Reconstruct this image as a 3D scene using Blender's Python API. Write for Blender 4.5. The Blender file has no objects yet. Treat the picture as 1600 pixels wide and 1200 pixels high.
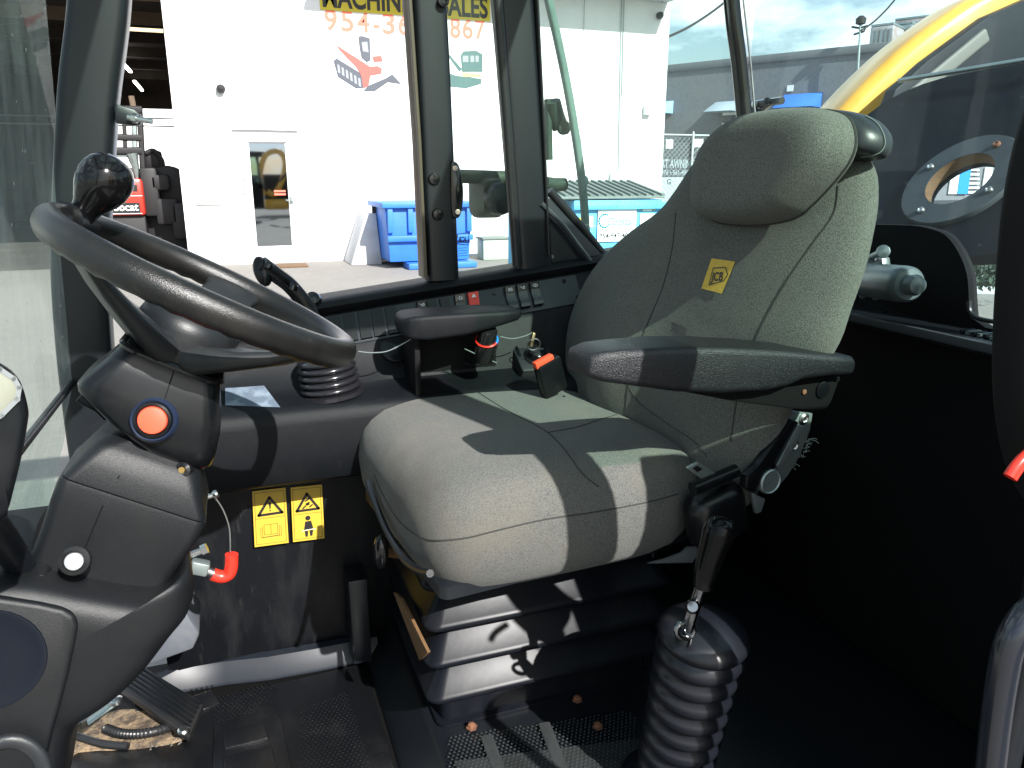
import bpy, bmesh, math, random
from mathutils import Vector, Matrix, Quaternion
from mathutils.bvhtree import BVHTree
random.seed(7)
S = bpy.context.scene
COL = S.collection
V = Vector

# ------------------------------------------------------------------ camera
YAW, PITCH, FPX, EYE = math.radians(20), math.radians(15.2), 1200.0, V((0, 0, 1.05))
cam_d = bpy.data.cameras.new('camera'); cam = bpy.data.objects.new('camera', cam_d); COL.objects.link(cam)
cam_d.sensor_width = 36; cam_d.lens = 36 * FPX / 1600; cam_d.clip_start = .02; cam_d.clip_end = 2000
cam.location = EYE; cam.rotation_euler = (math.radians(90) - PITCH, 0, -YAW)
S.camera = cam

# ------------------------------------------------------------------ sun, sky, exposure
SUN = V((-.075, .26, -.2)).normalized()          # direction the light travels
el = math.asin(-SUN.z); az = math.atan2(-SUN.x, -SUN.y)
sd = bpy.data.lights.new('sun', 'SUN'); so = bpy.data.objects.new('sun', sd); COL.objects.link(so)
sd.energy = 4.6; sd.angle = math.radians(.53); sd.color = (1, .972, .94)
so.rotation_mode = 'QUATERNION'; so.rotation_quaternion = SUN.to_track_quat('-Z', 'Y'); so.location = (2, -8, 8)
W = bpy.data.worlds.new('World'); S.world = W; W.use_nodes = True
nt = W.node_tree; nt.nodes.clear()
def wn(t): return nt.nodes.new(t)
sky = wn('ShaderNodeTexSky'); sky.sky_type = 'NISHITA'; sky.sun_disc = False
sky.sun_elevation = el; sky.sun_rotation = az; sky.air_density = 1.3; sky.dust_density = 1.5; sky.ozone_density = 2
tc = wn('ShaderNodeTexCoord'); mp = wn('ShaderNodeMapping'); mp.inputs['Scale'].default_value = (1, 1, 2.6)
no = wn('ShaderNodeTexNoise'); no.inputs['Scale'].default_value = 3.2; no.inputs['Detail'].default_value = 7; no.inputs['Roughness'].default_value = .55
rp = wn('ShaderNodeValToRGB'); rp.color_ramp.elements[0].position = .49; rp.color_ramp.elements[1].position = .61
mx = wn('ShaderNodeMix'); mx.data_type = 'RGBA'
mx.inputs['B'].default_value = (9.5, 10.6, 11.2, 1)
bg = wn('ShaderNodeBackground'); bg.inputs['Strength'].default_value = .085
wo = wn('ShaderNodeOutputWorld')
L = nt.links.new
L(tc.outputs['Generated'], mp.inputs['Vector']); L(mp.outputs['Vector'], no.inputs['Vector'])
L(no.outputs['Fac'], rp.inputs['Fac']); L(rp.outputs['Color'], mx.inputs['Factor'])
L(sky.outputs['Color'], mx.inputs['A']); L(mx.outputs['Result'], bg.inputs['Color']); L(bg.outputs['Background'], wo.inputs['Surface'])
S.view_settings.view_transform = 'Standard'; S.view_settings.look = 'None'
S.view_settings.exposure = 1.08; S.view_settings.gamma = 1; S.view_settings.use_curve_mapping = False
S.cycles.max_bounces = 10; S.cycles.transparent_max_bounces = 16
S.cycles.use_denoising = True
S.cycles.sample_clamp_indirect = 4; S.cycles.caustics_reflective = False; S.cycles.caustics_refractive = False

# ------------------------------------------------------------------ sight-line helpers (a ray of the photograph met with a real plane)
def ray(u, v):
    a = (u - 800) / FPX; b = (600 - v) / FPX
    f = math.cos(PITCH) + b * math.sin(PITCH); z = -math.sin(PITCH) + b * math.cos(PITCH)
    return V((a * math.cos(YAW) + f * math.sin(YAW), -a * math.sin(YAW) + f * math.cos(YAW), z))
def P(u, v, X=None, Y=None, Z=None, pt=None, n=None):
    r = ray(u, v)
    if X is not None: return EYE + r * (X / r.x)
    if Y is not None: return EYE + r * (Y / r.y)
    if Z is not None: return EYE + r * ((Z - EYE.z) / r.z)
    return EYE + r * ((pt - EYE).dot(n) / r.dot(n))
CR = V((math.cos(YAW), -math.sin(YAW), 0)); CF = V((math.sin(YAW) * math.cos(PITCH), math.cos(YAW) * math.cos(PITCH), -math.sin(PITCH))); CU = CR.cross(CF)

# ------------------------------------------------------------------ mesh helpers
def addbm(bm, other):
    me = bpy.data.meshes.new('tmp'); other.to_mesh(me); other.free(); bm.from_mesh(me); bpy.data.meshes.remove(me)
def box(bm, c, size, rot=None, bev=.004, seg=2):
    b = bmesh.new(); bmesh.ops.create_cube(b, size=1)
    bmesh.ops.scale(b, vec=size, verts=b.verts)
    if bev: bmesh.ops.bevel(b, geom=list(b.edges), offset=min(bev, min(size) * .45), segments=seg, affect='EDGES', profile=.5)
    M = Matrix.Translation(c)
    if rot is not None: M = M @ (rot if len(rot) == 4 else rot.to_4x4())
    bmesh.ops.transform(b, matrix=M, verts=b.verts); addbm(bm, b); return bm
def loft(bm, rings, caps=True, closed=True):
    vs = [[bm.verts.new(p) for p in r] for r in rings]; n = len(rings[0])
    for a, b in zip(vs, vs[1:]):
        for i in range(n if closed else n - 1):
            j = (i + 1) % n
            try: bm.faces.new((a[i], a[j], b[j], b[i]))
            except ValueError: pass
    if caps and closed:
        bm.faces.new(list(reversed(vs[0]))); bm.faces.new(vs[-1])
    return bm
def frames(path, up=None):
    out = []; t0 = None; N = None
    for i, p in enumerate(path):
        t = (path[min(i + 1, len(path) - 1)] - path[max(i - 1, 0)]).normalized()
        if N is None:
            a = up or (V((0, 0, 1)) if abs(t.z) < .9 else V((1, 0, 0))); N = (a - t * a.dot(t)).normalized()
        else:
            N = (N - t * N.dot(t)).normalized()
        out.append((N, t.cross(N)))
    return out
def tube(bm, path, r, n=10, caps=True):
    rs = r if isinstance(r, (list, tuple)) else [r] * len(path); rings = []
    for p, (a, b), q in zip(path, frames(path), rs):
        rings.append([p + (a * math.cos(2 * math.pi * k / n) + b * math.sin(2 * math.pi * k / n)) * q for k in range(n)])
    return loft(bm, rings, caps)
def sweep(bm, path, w, h, up, c=.25, caps=True):
    """rounded rectangular bar along a path, w across, h along `up`"""
    rings = []
    for p, (a, b) in zip(path, frames(path, up)):
        rings.append([p + a * (y * h) + b * (x * w) for x, y in rrect(1, 1, c, 3)])
    return loft(bm, rings, caps)
def rrect(w, h, r, n=4):
    out = []
    for cx, cy, a0 in ((1, 1, 0), (-1, 1, 90), (-1, -1, 180), (1, -1, 270)):
        for k in range(n + 1):
            a = math.radians(a0 + 90 * k / n)
            out.append((cx * (w / 2 - r) + r * math.cos(a), cy * (h / 2 - r) + r * math.sin(a)))
    return out
def basis(d):
    d = d.normalized(); a = V((0, 0, 1)) if abs(d.z) < .9 else V((1, 0, 0))
    x = (a - d * a.dot(d)).normalized(); return x, d.cross(x)
def lathe(bm, o, d, prof, n=24, caps=True):
    d = d.normalized(); x, y = basis(d)
    return loft(bm, [[o + d * h + (x * math.cos(2 * math.pi * k / n) + y * math.sin(2 * math.pi * k / n)) * max(r, 1e-5) for k in range(n)] for r, h in prof], caps)
def spline(pts, m=6, closed=False):
    n = len(pts); out = []
    for i in range(n if closed else n - 1):
        g = (lambda k: pts[k % n]) if closed else (lambda k: pts[min(max(k, 0), n - 1)])
        a, b, c, d = g(i - 1), g(i), g(i + 1), g(i + 2)
        for k in range(m):
            t = k / m
            out.append(.5 * ((2 * b) + (c - a) * t + (2 * a - 5 * b + 4 * c - d) * t * t + (3 * b - a - 3 * c + d) * t ** 3))
    if not closed: out.append(pts[-1].copy())
    return out
def prism(bm, poly, thick, bev=0, seg=2):
    b = bmesh.new(); vs = [b.verts.new(p) for p in poly]; f = b.faces.new(vs)
    r = bmesh.ops.extrude_face_region(b, geom=[f]); bmesh.ops.translate(b, vec=thick, verts=[g for g in r['geom'] if isinstance(g, bmesh.types.BMVert)])
    bmesh.ops.recalc_face_normals(b, faces=b.faces)
    if bev: bmesh.ops.bevel(b, geom=list(b.edges), offset=bev, segments=seg, affect='EDGES', profile=.5)
    addbm(bm, b); return bm
RINGS = (1, .985, .95, .9, .82, .7, .55, .4, .25, .12)
def pillow(bm, out, nrm, front, back, e=5, eb=5, c=None, shape=None):
    """closed cushion over an outline: rounded rim, domed front (+nrm) and back"""
    n = len(out); c = c or sum(out, V((0, 0, 0))) / n
    def lay(s, T, ee): 
        return [c + (p - c) * s + nrm * T * (max(0, 1 - s ** (ee(p) if callable(ee) else ee))) ** .5 + (shape(c + (p - c) * s, s) if shape else V((0, 0, 0))) for p in out]
    rings = [lay(s, -back, eb) for s in reversed(RINGS[1:])] + [lay(1, 0, 2)] + [lay(s, front, e) for s in RINGS[1:]]
    return loft(bm, rings)
def fin(bm, name, mat, sharp=38):
    bmesh.ops.remove_doubles(bm, verts=bm.verts, dist=1e-6)
    bmesh.ops.recalc_face_normals(bm, faces=bm.faces)
    for f in bm.faces: f.smooth = True
    lim = math.radians(sharp)
    for e in bm.edges:
        if len(e.link_faces) == 2 and e.calc_face_angle(0) > lim: e.smooth = False
    me = bpy.data.meshes.new(name); bm.to_mesh(me); bm.free(); me.materials.append(mat); return me
def obj(name, bm, mat, parent=None, sharp=38, **kw):
    """link a bmesh built in world space as one object; as a child it is moved into its parent's space"""
    if parent is not None:
        o = bpy.data.objects.new(name, fin(bm, name, mat, sharp))
        root = parent
        M = world(parent).inverted(); o.data.transform(M); o.parent = parent
    else:
        lo = V((min(v.co.x for v in bm.verts), min(v.co.y for v in bm.verts), min(v.co.z for v in bm.verts)))
        hi = V((max(v.co.x for v in bm.verts), max(v.co.y for v in bm.verts), 0))
        org = V(((lo.x + hi.x) / 2, (lo.y + hi.y) / 2, lo.z))
        bmesh.ops.translate(bm, vec=-org, verts=bm.verts)
        o = bpy.data.objects.new(name, fin(bm, name, mat, sharp)); o.location = org
    COL.objects.link(o)
    for k, v in kw.items(): o[k] = v
    return o
def world(o):
    M = Matrix.Translation(o.location) @ o.rotation_euler.to_matrix().to_4x4()
    return world(o.parent) @ M if o.parent else M
def thing(name, label, cat, loc=(0, 0, 0), rz=0, group=None):
    o = bpy.data.objects.new(name, None); COL.objects.link(o); o.empty_display_size = .05
    o.location = loc; o.rotation_euler = (0, 0, rz); o['label'] = label; o['category'] = cat
    if group: o['group'] = group
    return o
def tag(o, label, cat, group=None):
    o['label'] = label; o['category'] = cat
    if group: o['group'] = group
    return o
def copy_tree(o, parent=None):
    c = o.copy(); COL.objects.link(c)
    if parent is not None: c.parent = parent
    for ch in [x for x in o.children]: copy_tree(ch, c)
    return c
B = bmesh.new
def bvh_of(*objs):
    vs, fs = [], []
    for o in objs:
        M = world(o); k = len(vs)
        vs += [M @ v.co for v in o.data.vertices]; fs += [[i + k for i in p.vertices] for p in o.data.polygons]
    return BVHTree.FromPolygons(vs, fs)
def hit(bvh, u, v, lift=0):
    h = bvh.ray_cast(EYE, ray(u, v).normalized())
    if h[0] is None: return None
    return h[0] + h[1] * lift if h[1].dot(ray(u, v)) < 0 else h[0] - h[1] * lift

# ------------------------------------------------------------------ materials
MATS = {}
def mat(name, base, rough=.5, metal=0, spec=.5, bump=None, var=None, coat=0, sheen=0, emit=None):
    """bump=(scale, strength, distance); var=(scale, colour2, lo, hi)"""
    m = bpy.data.materials.new(name); m.use_nodes = True; n = m.node_tree; p = n.nodes['Principled BSDF']
    p.inputs['Base Color'].default_value = (*base, 1); p.inputs['Roughness'].default_value = rough; p.inputs['Metallic'].default_value = metal
    p.inputs['Specular IOR Level'].default_value = spec; p.inputs['Coat Weight'].default_value = coat; p.inputs['Sheen Weight'].default_value = sheen
    g = n.nodes.new('ShaderNodeTexCoord')
    if emit: p.inputs['Emission Color'].default_value = (*emit[:3], 1); p.inputs['Emission Strength'].default_value = emit[3]
    col = None
    for v in (var or []):
        sc, c2, lo, hi = v[:4]
        t = n.nodes.new('ShaderNodeTexNoise'); t.inputs['Scale'].default_value = sc; t.inputs['Detail'].default_value = 6; t.inputs['Roughness'].default_value = .62
        mpn = n.nodes.new('ShaderNodeMapping'); mpn.inputs['Scale'].default_value = v[4] if len(v) > 4 else (1, 1, 1)
        n.links.new(g.outputs['Object'], mpn.inputs['Vector']); n.links.new(mpn.outputs['Vector'], t.inputs['Vector'])
        r = n.nodes.new('ShaderNodeValToRGB'); r.color_ramp.elements[0].position = lo; r.color_ramp.elements[1].position = hi
        x = n.nodes.new('ShaderNodeMix'); x.data_type = 'RGBA'; x.inputs['B'].default_value = (*c2, 1)
        n.links.new(t.outputs['Fac'], r.inputs['Fac']); n.links.new(r.outputs['Color'], x.inputs['Factor'])
        if col: n.links.new(col, x.inputs['A'])
        else: x.inputs['A'].default_value = (*base, 1)
        col = x.outputs['Result']
    if col: n.links.new(col, p.inputs['Base Color'])
    if bump:
        t = n.nodes.new('ShaderNodeTexNoise'); t.inputs['Scale'].default_value = bump[0]; t.inputs['Detail'].default_value = 3
        n.links.new(g.outputs['Object'], t.inputs['Vector'])
        b = n.nodes.new('ShaderNodeBump'); b.inputs['Strength'].default_value = bump[1]; b.inputs['Distance'].default_value = bump[2]
        n.links.new(t.outputs['Fac'], b.inputs['Height']); n.links.new(b.outputs['Normal'], p.inputs['Normal'])
    m.diffuse_color = (*base, 1)
    return m
def glass(name, tint, dust, rough=.02, dustcol=(.55, .6, .56), streak=(7, 7, 1.6), refl=.02, specks=.0, grz=.42):
    """thin pane: clear tinted transmission, mirror reflection, and a film of dust that sunlight catches"""
    m = bpy.data.materials.new(name); m.use_nodes = True; n = m.node_tree; n.nodes.clear()
    g = n.nodes.new('ShaderNodeTexCoord'); mpn = n.nodes.new('ShaderNodeMapping'); mpn.inputs['Scale'].default_value = streak
    t = n.nodes.new('ShaderNodeTexNoise'); t.inputs['Scale'].default_value = 2.2; t.inputs['Detail'].default_value = 8; t.inputs['Roughness'].default_value = .65
    r = n.nodes.new('ShaderNodeMapRange'); r.inputs['From Min'].default_value = .3; r.inputs['From Max'].default_value = .75; r.inputs['To Min'].default_value = dust * .45; r.inputs['To Max'].default_value = dust * 1.6
    n.links.new(g.outputs['Object'], mpn.inputs['Vector']); n.links.new(mpn.outputs['Vector'], t.inputs['Vector']); n.links.new(t.outputs['Fac'], r.inputs['Value'])
    fac = r.outputs['Result']
    if specks:
        v = n.nodes.new('ShaderNodeTexVoronoi'); v.inputs['Scale'].default_value = 26; n.links.new(g.outputs['Object'], v.inputs['Vector'])
        s = n.nodes.new('ShaderNodeMath'); s.operation = 'LESS_THAN'; s.inputs[1].default_value = .07
        n.links.new(v.outputs['Distance'], s.inputs[0])
        sm = n.nodes.new('ShaderNodeMath'); sm.operation = 'MULTIPLY'; sm.inputs[1].default_value = specks; n.links.new(s.outputs[0], sm.inputs[0])
        ad = n.nodes.new('ShaderNodeMath'); ad.operation = 'ADD'; n.links.new(fac, ad.inputs[0]); n.links.new(sm.outputs[0], ad.inputs[1]); fac = ad.outputs[0]
    tr = n.nodes.new('ShaderNodeBsdfTransparent'); tr.inputs['Color'].default_value = (*tint, 1)
    gl = n.nodes.new('ShaderNodeBsdfGlossy'); gl.inputs['Roughness'].default_value = rough
    fa = n.nodes.new('ShaderNodeLayerWeight'); fa.inputs['Blend'].default_value = .5
    pw = n.nodes.new('ShaderNodeMath'); pw.operation = 'POWER'; pw.inputs[1].default_value = 4; n.links.new(fa.outputs['Facing'], pw.inputs[0])
    lw = n.nodes.new('ShaderNodeMath'); lw.operation = 'MULTIPLY_ADD'; lw.inputs[1].default_value = grz; lw.inputs[2].default_value = refl; n.links.new(pw.outputs[0], lw.inputs[0])
    m1 = n.nodes.new('ShaderNodeMixShader'); n.links.new(lw.outputs[0], m1.inputs['Fac']); n.links.new(tr.outputs[0], m1.inputs[1]); n.links.new(gl.outputs[0], m1.inputs[2])
    df = n.nodes.new('ShaderNodeBsdfDiffuse'); df.inputs['Color'].default_value = (*dustcol, 1)
    tl = n.nodes.new('ShaderNodeBsdfTranslucent'); tl.inputs['Color'].default_value = (*dustcol, 1)
    dm = n.nodes.new('ShaderNodeMixShader'); dm.inputs['Fac'].default_value = .5; n.links.new(df.outputs[0], dm.inputs[1]); n.links.new(tl.outputs[0], dm.inputs[2]); df = dm
    m2 = n.nodes.new('ShaderNodeMixShader'); n.links.new(fac, m2.inputs['Fac']); n.links.new(m1.outputs[0], m2.inputs[1]); n.links.new(df.outputs[0], m2.inputs[2])
    o = n.nodes.new('ShaderNodeOutputMaterial'); n.links.new(m2.outputs[0], o.inputs['Surface']); return m

PLAS = mat('textured_plastic', (.0045, .0053, .0065), .38, spec=.35, bump=(1100, .55, .0008), var=[(9, (.011, .0115, .012), .5, .85)])
CONS = mat('console_skin', (.0055, .0066, .0082), .46, spec=.2, bump=(1100, .7, .0009), var=[(9, (.012, .0125, .013), .5, .85), (30, (.015, .016, .018), .6, .8, (1, 1, .3))])
PLAS2 = mat('smooth_plastic', (.0042, .005, .0062), .28, spec=.38, bump=(700, .15, .0004), var=[(14, (.014, .014, .014), .5, .85)])
DUSTP = mat('dusty_plastic', (.014, .016, .019), .42, bump=(700, .4, .0007), var=[(5, (.03, .03, .029), .5, .85), (60, (.024, .025, .025), .55, .8)])
DASH = mat('dashboard_plastic', (.006, .007, .0085), .42, spec=.38, bump=(1300, .5, .0007), var=[(6, (.011, .011, .0115), .45, .8)])
ARMP = mat('armrest_skin', (.008, .009, .011), .34, spec=.5, bump=(650, 1, .0012), var=[(300, (.022, .022, .024), .5, .7)])
WHEELM = mat('worn_wheel_grip', (.007, .007, .0072), .30, spec=.5, bump=(900, .6, .0007), var=[(10, (.016, .015, .0135), .48, .75), (160, (.028, .026, .023), .62, .8)])
RUB = mat('black_rubber', (.012, .012, .013), .36, bump=(300, .15, .0006), var=[(8, (.024, .023, .022), .5, .8)])
GLOSS = mat('gloss_black', (.010, .010, .011), .14, spec=.6, bump=(60, .05, .0006))
PAINT = mat('frame_paint', (.007, .009, .012), .38, bump=(240, .15, .0006), var=[(7, (.014, .015, .016), .5, .85)])
TRIM = mat('black_trim', (.0045, .0045, .005), .7, spec=.2, bump=(260, .3, .0008))
FABRIC = mat('seat_fabric', (.140, .145, .130), .95, spec=.12, bump=(600, .9, .0013), var=[(560, (.062, .066, .058), .44, .62), (4, (.138, .130, .112), .5, .8), (9, (.10, .094, .082), .6, .85)], sheen=.1)
CUSHF = mat('cushion_fabric', (.130, .132, .123), .95, spec=.12, bump=(600, .9, .0013), var=[(560, (.064, .066, .06), .44, .62), (4, (.15, .135, .11), .5, .8), (7, (.092, .082, .070), .53, .78), (26, (.10, .09, .078), .62, .82)], sheen=.1)
PIPING = mat('seam_thread', (.03, .031, .028), .85)
LEATHER = mat('vinyl_back', (.022, .026, .030), .38, bump=(420, .3, .0006))
STEEL = mat('plated_steel', (.55, .56, .55), .3, metal=1, bump=(90, .1, .0005), var=[(30, (.33, .31, .28), .5, .7)])
DULL = mat('dull_zinc', (.34, .40, .39), .42, metal=.75, bump=(120, .2, .0006), var=[(12, (.2, .22, .22), .5, .75)])
CHROME = mat('worn_chrome', (.24, .25, .26), .16, metal=1, var=[(40, (.08, .08, .08), .5, .65)], bump=(60, .1, .001))
RUST = mat('rusty_bolt', (.20, .08, .04), .8, var=[(60, (.09, .045, .03), .45, .7)])
ORANGE = mat('boom_yellow', (.80, .44, .06), .32, coat=.3, var=[(3, (.72, .33, .02), .4, .8)])
TANP = mat('plywood_tan', (.15, .08, .03), .7, var=[(14, (.09, .05, .025), .4, .7, (1, 1, 8))])
RED = mat('red_plastic', (.72, .035, .02), .3)
REDL = mat('horn_red', (.80, .10, .05), .38)
YEL = mat('sticker_yellow', (.60, .40, .045), .4, var=[(20, (.52, .34, .04), .5, .8)])
INK = mat('black_ink', (.012, .012, .012), .5)
WHITE = mat('white_print', (.8, .8, .78), .5)
LBLUE = mat('label_blue_grey', (.11, .14, .18), .75, spec=.15, var=[(30, (.2, .25, .3), .45, .6)])
BLUE = mat('blue_plastic', (.02, .25, .8), .35)
SCREEN = mat('pale_display', (.27, .28, .22), .25, coat=.6)
MATR = mat('floor_mat_rubber', (.006, .0065, .0078), .30, spec=.5, bump=(420, .5, .0014), var=[(7, (.018, .018, .019), .5, .75), (3.2, (.034, .034, .033), .56, .72), (90, (.03, .03, .029), .64, .78)])
GREYR = mat('grey_tread', (.038, .042, .042), .6, spec=.2, bump=(300, .4, .001), var=[(20, (.025, .027, .027), .45, .7)])
GRIT = mat('sandy_grit', (.23, .165, .10), .95, bump=(120, 1, .004), var=[(40, (.07, .05, .035), .45, .6)])
G_CLEAR = glass('side_glass', (.86, .95, .90), .035)
G_TINT = glass('tinted_glass', (.76, .92, .88), .05)
G_REAR = glass('rear_glass', (.72, .87, .87), .035, refl=.008, specks=.12)
G_ROOF = glass('roof_glass', (.55, .70, .62), .05)
G_SHADE = glass('door_glass', (.68, .88, .75), .02)
G_WIND = glass('windscreen_glass', (.88, .97, .93), .26, refl=.0, grz=.10, specks=.5, dustcol=(.5, .58, .54))
WALLW = mat('white_stucco', (.78, .78, .77), .85, bump=(30, .3, .01), var=[(1.2, (.70, .70, .68), .5, .85)])
def asphalt():
    return mat('yard_asphalt', (.235, .222, .20), .95, bump=(40, .5, .01), var=[(.5, (.19, .18, .165), .4, .75), (9, (.28, .262, .232), .5, .8), (160, (.15, .14, .13), .55, .75)])
GROUND = asphalt()
GREYW = mat('grey_block_wall', (.17, .18, .20), .9, bump=(20, .3, .01), var=[(1.1, (.19, .19, .195), .4, .8), (12, (.12, .125, .13), .5, .8)])
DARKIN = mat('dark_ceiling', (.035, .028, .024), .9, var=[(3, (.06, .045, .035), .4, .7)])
WOOD = mat('old_timber', (.15, .105, .07), .8, var=[(9, (.09, .065, .045), .4, .7, (8, 1, 1))])
DBLUE = mat('dumpster_blue', (.03, .16, .60), .5, var=[(2.5, (.04, .20, .66), .4, .7)], bump=(30, .15, .01))
CYAN = mat('dumpster_cyan', (.10, .42, .68), .55, var=[(3, (.16, .47, .70), .4, .7), (14, (.30, .50, .62), .6, .75)], bump=(30, .2, .01))
LIDM = mat('lid_plastic', (.15, .18, .17), .6, var=[(6, (.20, .23, .21), .4, .7)])
CLOUDW = mat('pale_concrete', (.55, .56, .58), .9, bump=(25, .4, .01), var=[(3, (.44, .45, .47), .45, .75)])
AWN = mat('awning_blue', (.03, .16, .55), .8); AWN2 = mat('awning_pale', (.30, .52, .78), .8); AWN3 = mat('awning_grey', (.30, .36, .42), .8)
MREF = mat('door_glass_mirror', (.33, .36, .38), .03, metal=1)
BODYR = mat('machine_red', (.62, .035, .02), .35, coat=.3)
BODYB = mat('machine_black', (.012, .011, .012), .6)
GALV = mat('galvanised_wire', (.32, .36, .37), .5, metal=.5)
MIRB = mat('lamp_housing', (.06, .065, .05), .6, var=[(10, (.1, .1, .08), .4, .7)])
HEDGE = mat('shrub_leaf', (.035, .06, .04), .7, var=[(4, (.06, .09, .06), .4, .7)])
REDT = mat('sign_red', (.85, .17, .11), .6); YELT = mat('sign_yellow', (.6, .48, .03), .6)
WINGL = mat('dark_window', (.03, .04, .05), .1, spec=.8)
LAMPE = mat('lit_tube', (.9, .9, .8), .5, emit=(1, .98, .9, 4.0)); LAMPD = mat('lit_tube_warm', (.9, .8, .6), .5, emit=(1, .82, .5, .7))
def text(s, o, xd, yd, size, m, parent=None, name='lettering', bold=0, align='CENTER', fit=None, shear=0):
    """flat lettering: o = anchor on the baseline, xd/yd = reading and up directions, size = capital height"""
    cu = bpy.data.curves.new('txt', 'FONT'); cu.body = s; cu.size = 1; cu.align_x = align; cu.offset = bold; cu.shear = shear
    t = bpy.data.objects.new('txt', cu); me = bpy.data.meshes.new_from_object(t)
    bpy.data.objects.remove(t); bpy.data.curves.remove(cu)
    xs = [v.co.x for v in me.vertices]; k = size / .69
    kx = k if not fit else fit / (max(xs) - min(xs))
    x0 = (max(xs) + min(xs)) / 2 if align == 'CENTER' else 0
    xd = xd.normalized(); yd = yd.normalized()
    bm = B(); bm.from_mesh(me); bpy.data.meshes.remove(me)
    for v in bm.verts: v.co = o + xd * ((v.co.x - x0) * kx) + yd * (v.co.y * k)
    nrm = xd.cross(yd)
    ob = obj(name, bm, m, parent) if parent else obj(name, bm, m)
    return ob
def quad3(a, b, c, n): return a + (b - a) * n
def flat(bm, pts): 
    bm.faces.new([bm.verts.new(p) for p in pts]); return bm
def strokes(bm, pts, w, nrm, closed=False, th=.0006):
    """flat printed line of width w through pts"""
    ps = pts + [pts[0]] if closed else pts
    for a, b in zip(ps, ps[1:]):
        d = (b - a).normalized(); s = nrm.cross(d).normalized() * w / 2
        flat(bm, [a - s - d * w * .4, b - s + d * w * .4, b + s + d * w * .4, a + s - d * w * .4])
    return bm

# ================================================================== GROUND AND BACKGROUND
GZ = -.5
YB = 14.8                                           # the warehouse front
g = B(); flat(g, [V((-400, -200, GZ)), V((400, -200, GZ)), V((400, 500, GZ)), V((-400, 500, GZ))])
o = obj('ground', g, GROUND, kind='structure')
bf = B(); flat(bf, [V((-16, YB + .3, GZ + .004)), V((-.7, YB + .3, GZ + .004)), V((-.7, YB + 16, GZ + .004)), V((-16, YB + 16, GZ + .004))]); o = obj('bay_floor', bf, mat('shaded_concrete', (.06, .055, .05), .8, var=[(1, (.10, .09, .08), .45, .7)])); o['kind'] = 'structure'  # shade inside the bay is put into this dark floor colour
# painted yellow bay line seen under the wheel rim
pl = B(); a, b = P(352, 455, Z=GZ + .004), P(372, 500, Z=GZ + .004); d = V((.09, 0, 0))
flat(pl, [a, b, b + d, a + d]); o = obj('parking_line', pl, mat('faded_yellow_paint', (.5, .42, .22), .9)); o['kind'] = 'structure'

# ---- white warehouse
wh = thing('warehouse_building', 'long white stuccoed warehouse with open dark bay, glass door and a painted sign', 'building', (4, YB, GZ))
xl, xr, zt = P(278, 200, Y=YB).x - .05, P(1038, 200, Y=YB).x, 5.6
dl, dr, dt, db = P(386, 222, Y=YB).x, P(447, 222, Y=YB).x, P(400, 221, Y=YB).z, P(400, 388, Y=YB).z
w = B()
def wallbox(x0, x1, z0, z1, y0=YB, y1=YB + .25): box(w, V(((x0 + x1) / 2, (y0 + y1) / 2, (z0 + z1) / 2)), (x1 - x0, y1 - y0, z1 - z0), bev=0)
wallbox(xl, dl, GZ, zt); wallbox(dr, xr, GZ, zt); wallbox(dl, dr, dt, zt); wallbox(dl, dr, GZ, db)
obj('wall', w, WALLW, wh)
w = B(); wallbox(xr - .25, xr, GZ, zt, YB + .252, YB + 24); wallbox(xl, xl + .2, GZ, zt, YB + .252, YB + 15); obj('side_wall', w, WALLW, wh)
w = B(); wallbox(-16, -9, GZ, zt); obj('bay_wall', w, WALLW, wh)
w = B(); wallbox(-16, xl - .002, 4.62, zt); obj('bay_header', w, WALLW, wh)
# the open bay: dark ceiling on joists, far doorway to bright daylight
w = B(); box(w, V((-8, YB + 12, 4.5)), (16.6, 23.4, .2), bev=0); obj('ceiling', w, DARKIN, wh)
for k in range(9):
    j = B(); box(j, V((-8, YB + 2 + k * 2.6, 4.27)), (16.4, .12, .25), bev=0); obj('joist', j, WOOD if k < 2 else DARKIN, wh)
YR = YB + 16; zb = P(250, 170, Y=YR).z
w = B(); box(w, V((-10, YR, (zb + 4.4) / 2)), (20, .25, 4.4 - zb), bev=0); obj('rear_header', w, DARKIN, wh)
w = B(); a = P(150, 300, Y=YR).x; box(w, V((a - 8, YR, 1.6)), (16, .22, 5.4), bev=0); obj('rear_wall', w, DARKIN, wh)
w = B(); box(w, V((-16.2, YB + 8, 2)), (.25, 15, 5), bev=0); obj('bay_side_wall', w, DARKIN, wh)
for z_ in (P(250, 185, Y=YR - .3).z, P(250, 197, Y=YR - .3).z):
    w = B(); box(w, V((-10, YR - .2, z_)), (20, .05, .04), bev=0); obj('roller_door_bar', w, GALV, wh)
w = B(); box(w, V(((xr - 16) / 2, YB + 12.1, zt + .1)), (xr + 16, 24.2, .2), bev=0); obj('roof', w, CLOUDW, wh)
yd = thing('yard_wall', 'sunlit pale wall across the yard behind the open bay', 'wall', (-8, 58, GZ))
w = B(); box(w, V((-14, 58, 4)), (50, .3, 9), bev=0); obj('wall_panel', w, WALLW, yd)
# canopy whose shade lies along the top of the wall
zc = P(930, 48, Y=YB).z; drop = -SUN.z / SUN.y
cv = B(); xe = P(1018, 52, Y=YB).x
box(cv, V(((1.8 + xr - .06) / 2, YB - .40, zc + .79 * drop + .04)), (xr - .06 - 1.8, .79, .08), bev=.01); obj('canopy', cv, CLOUDW, wh)
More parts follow.
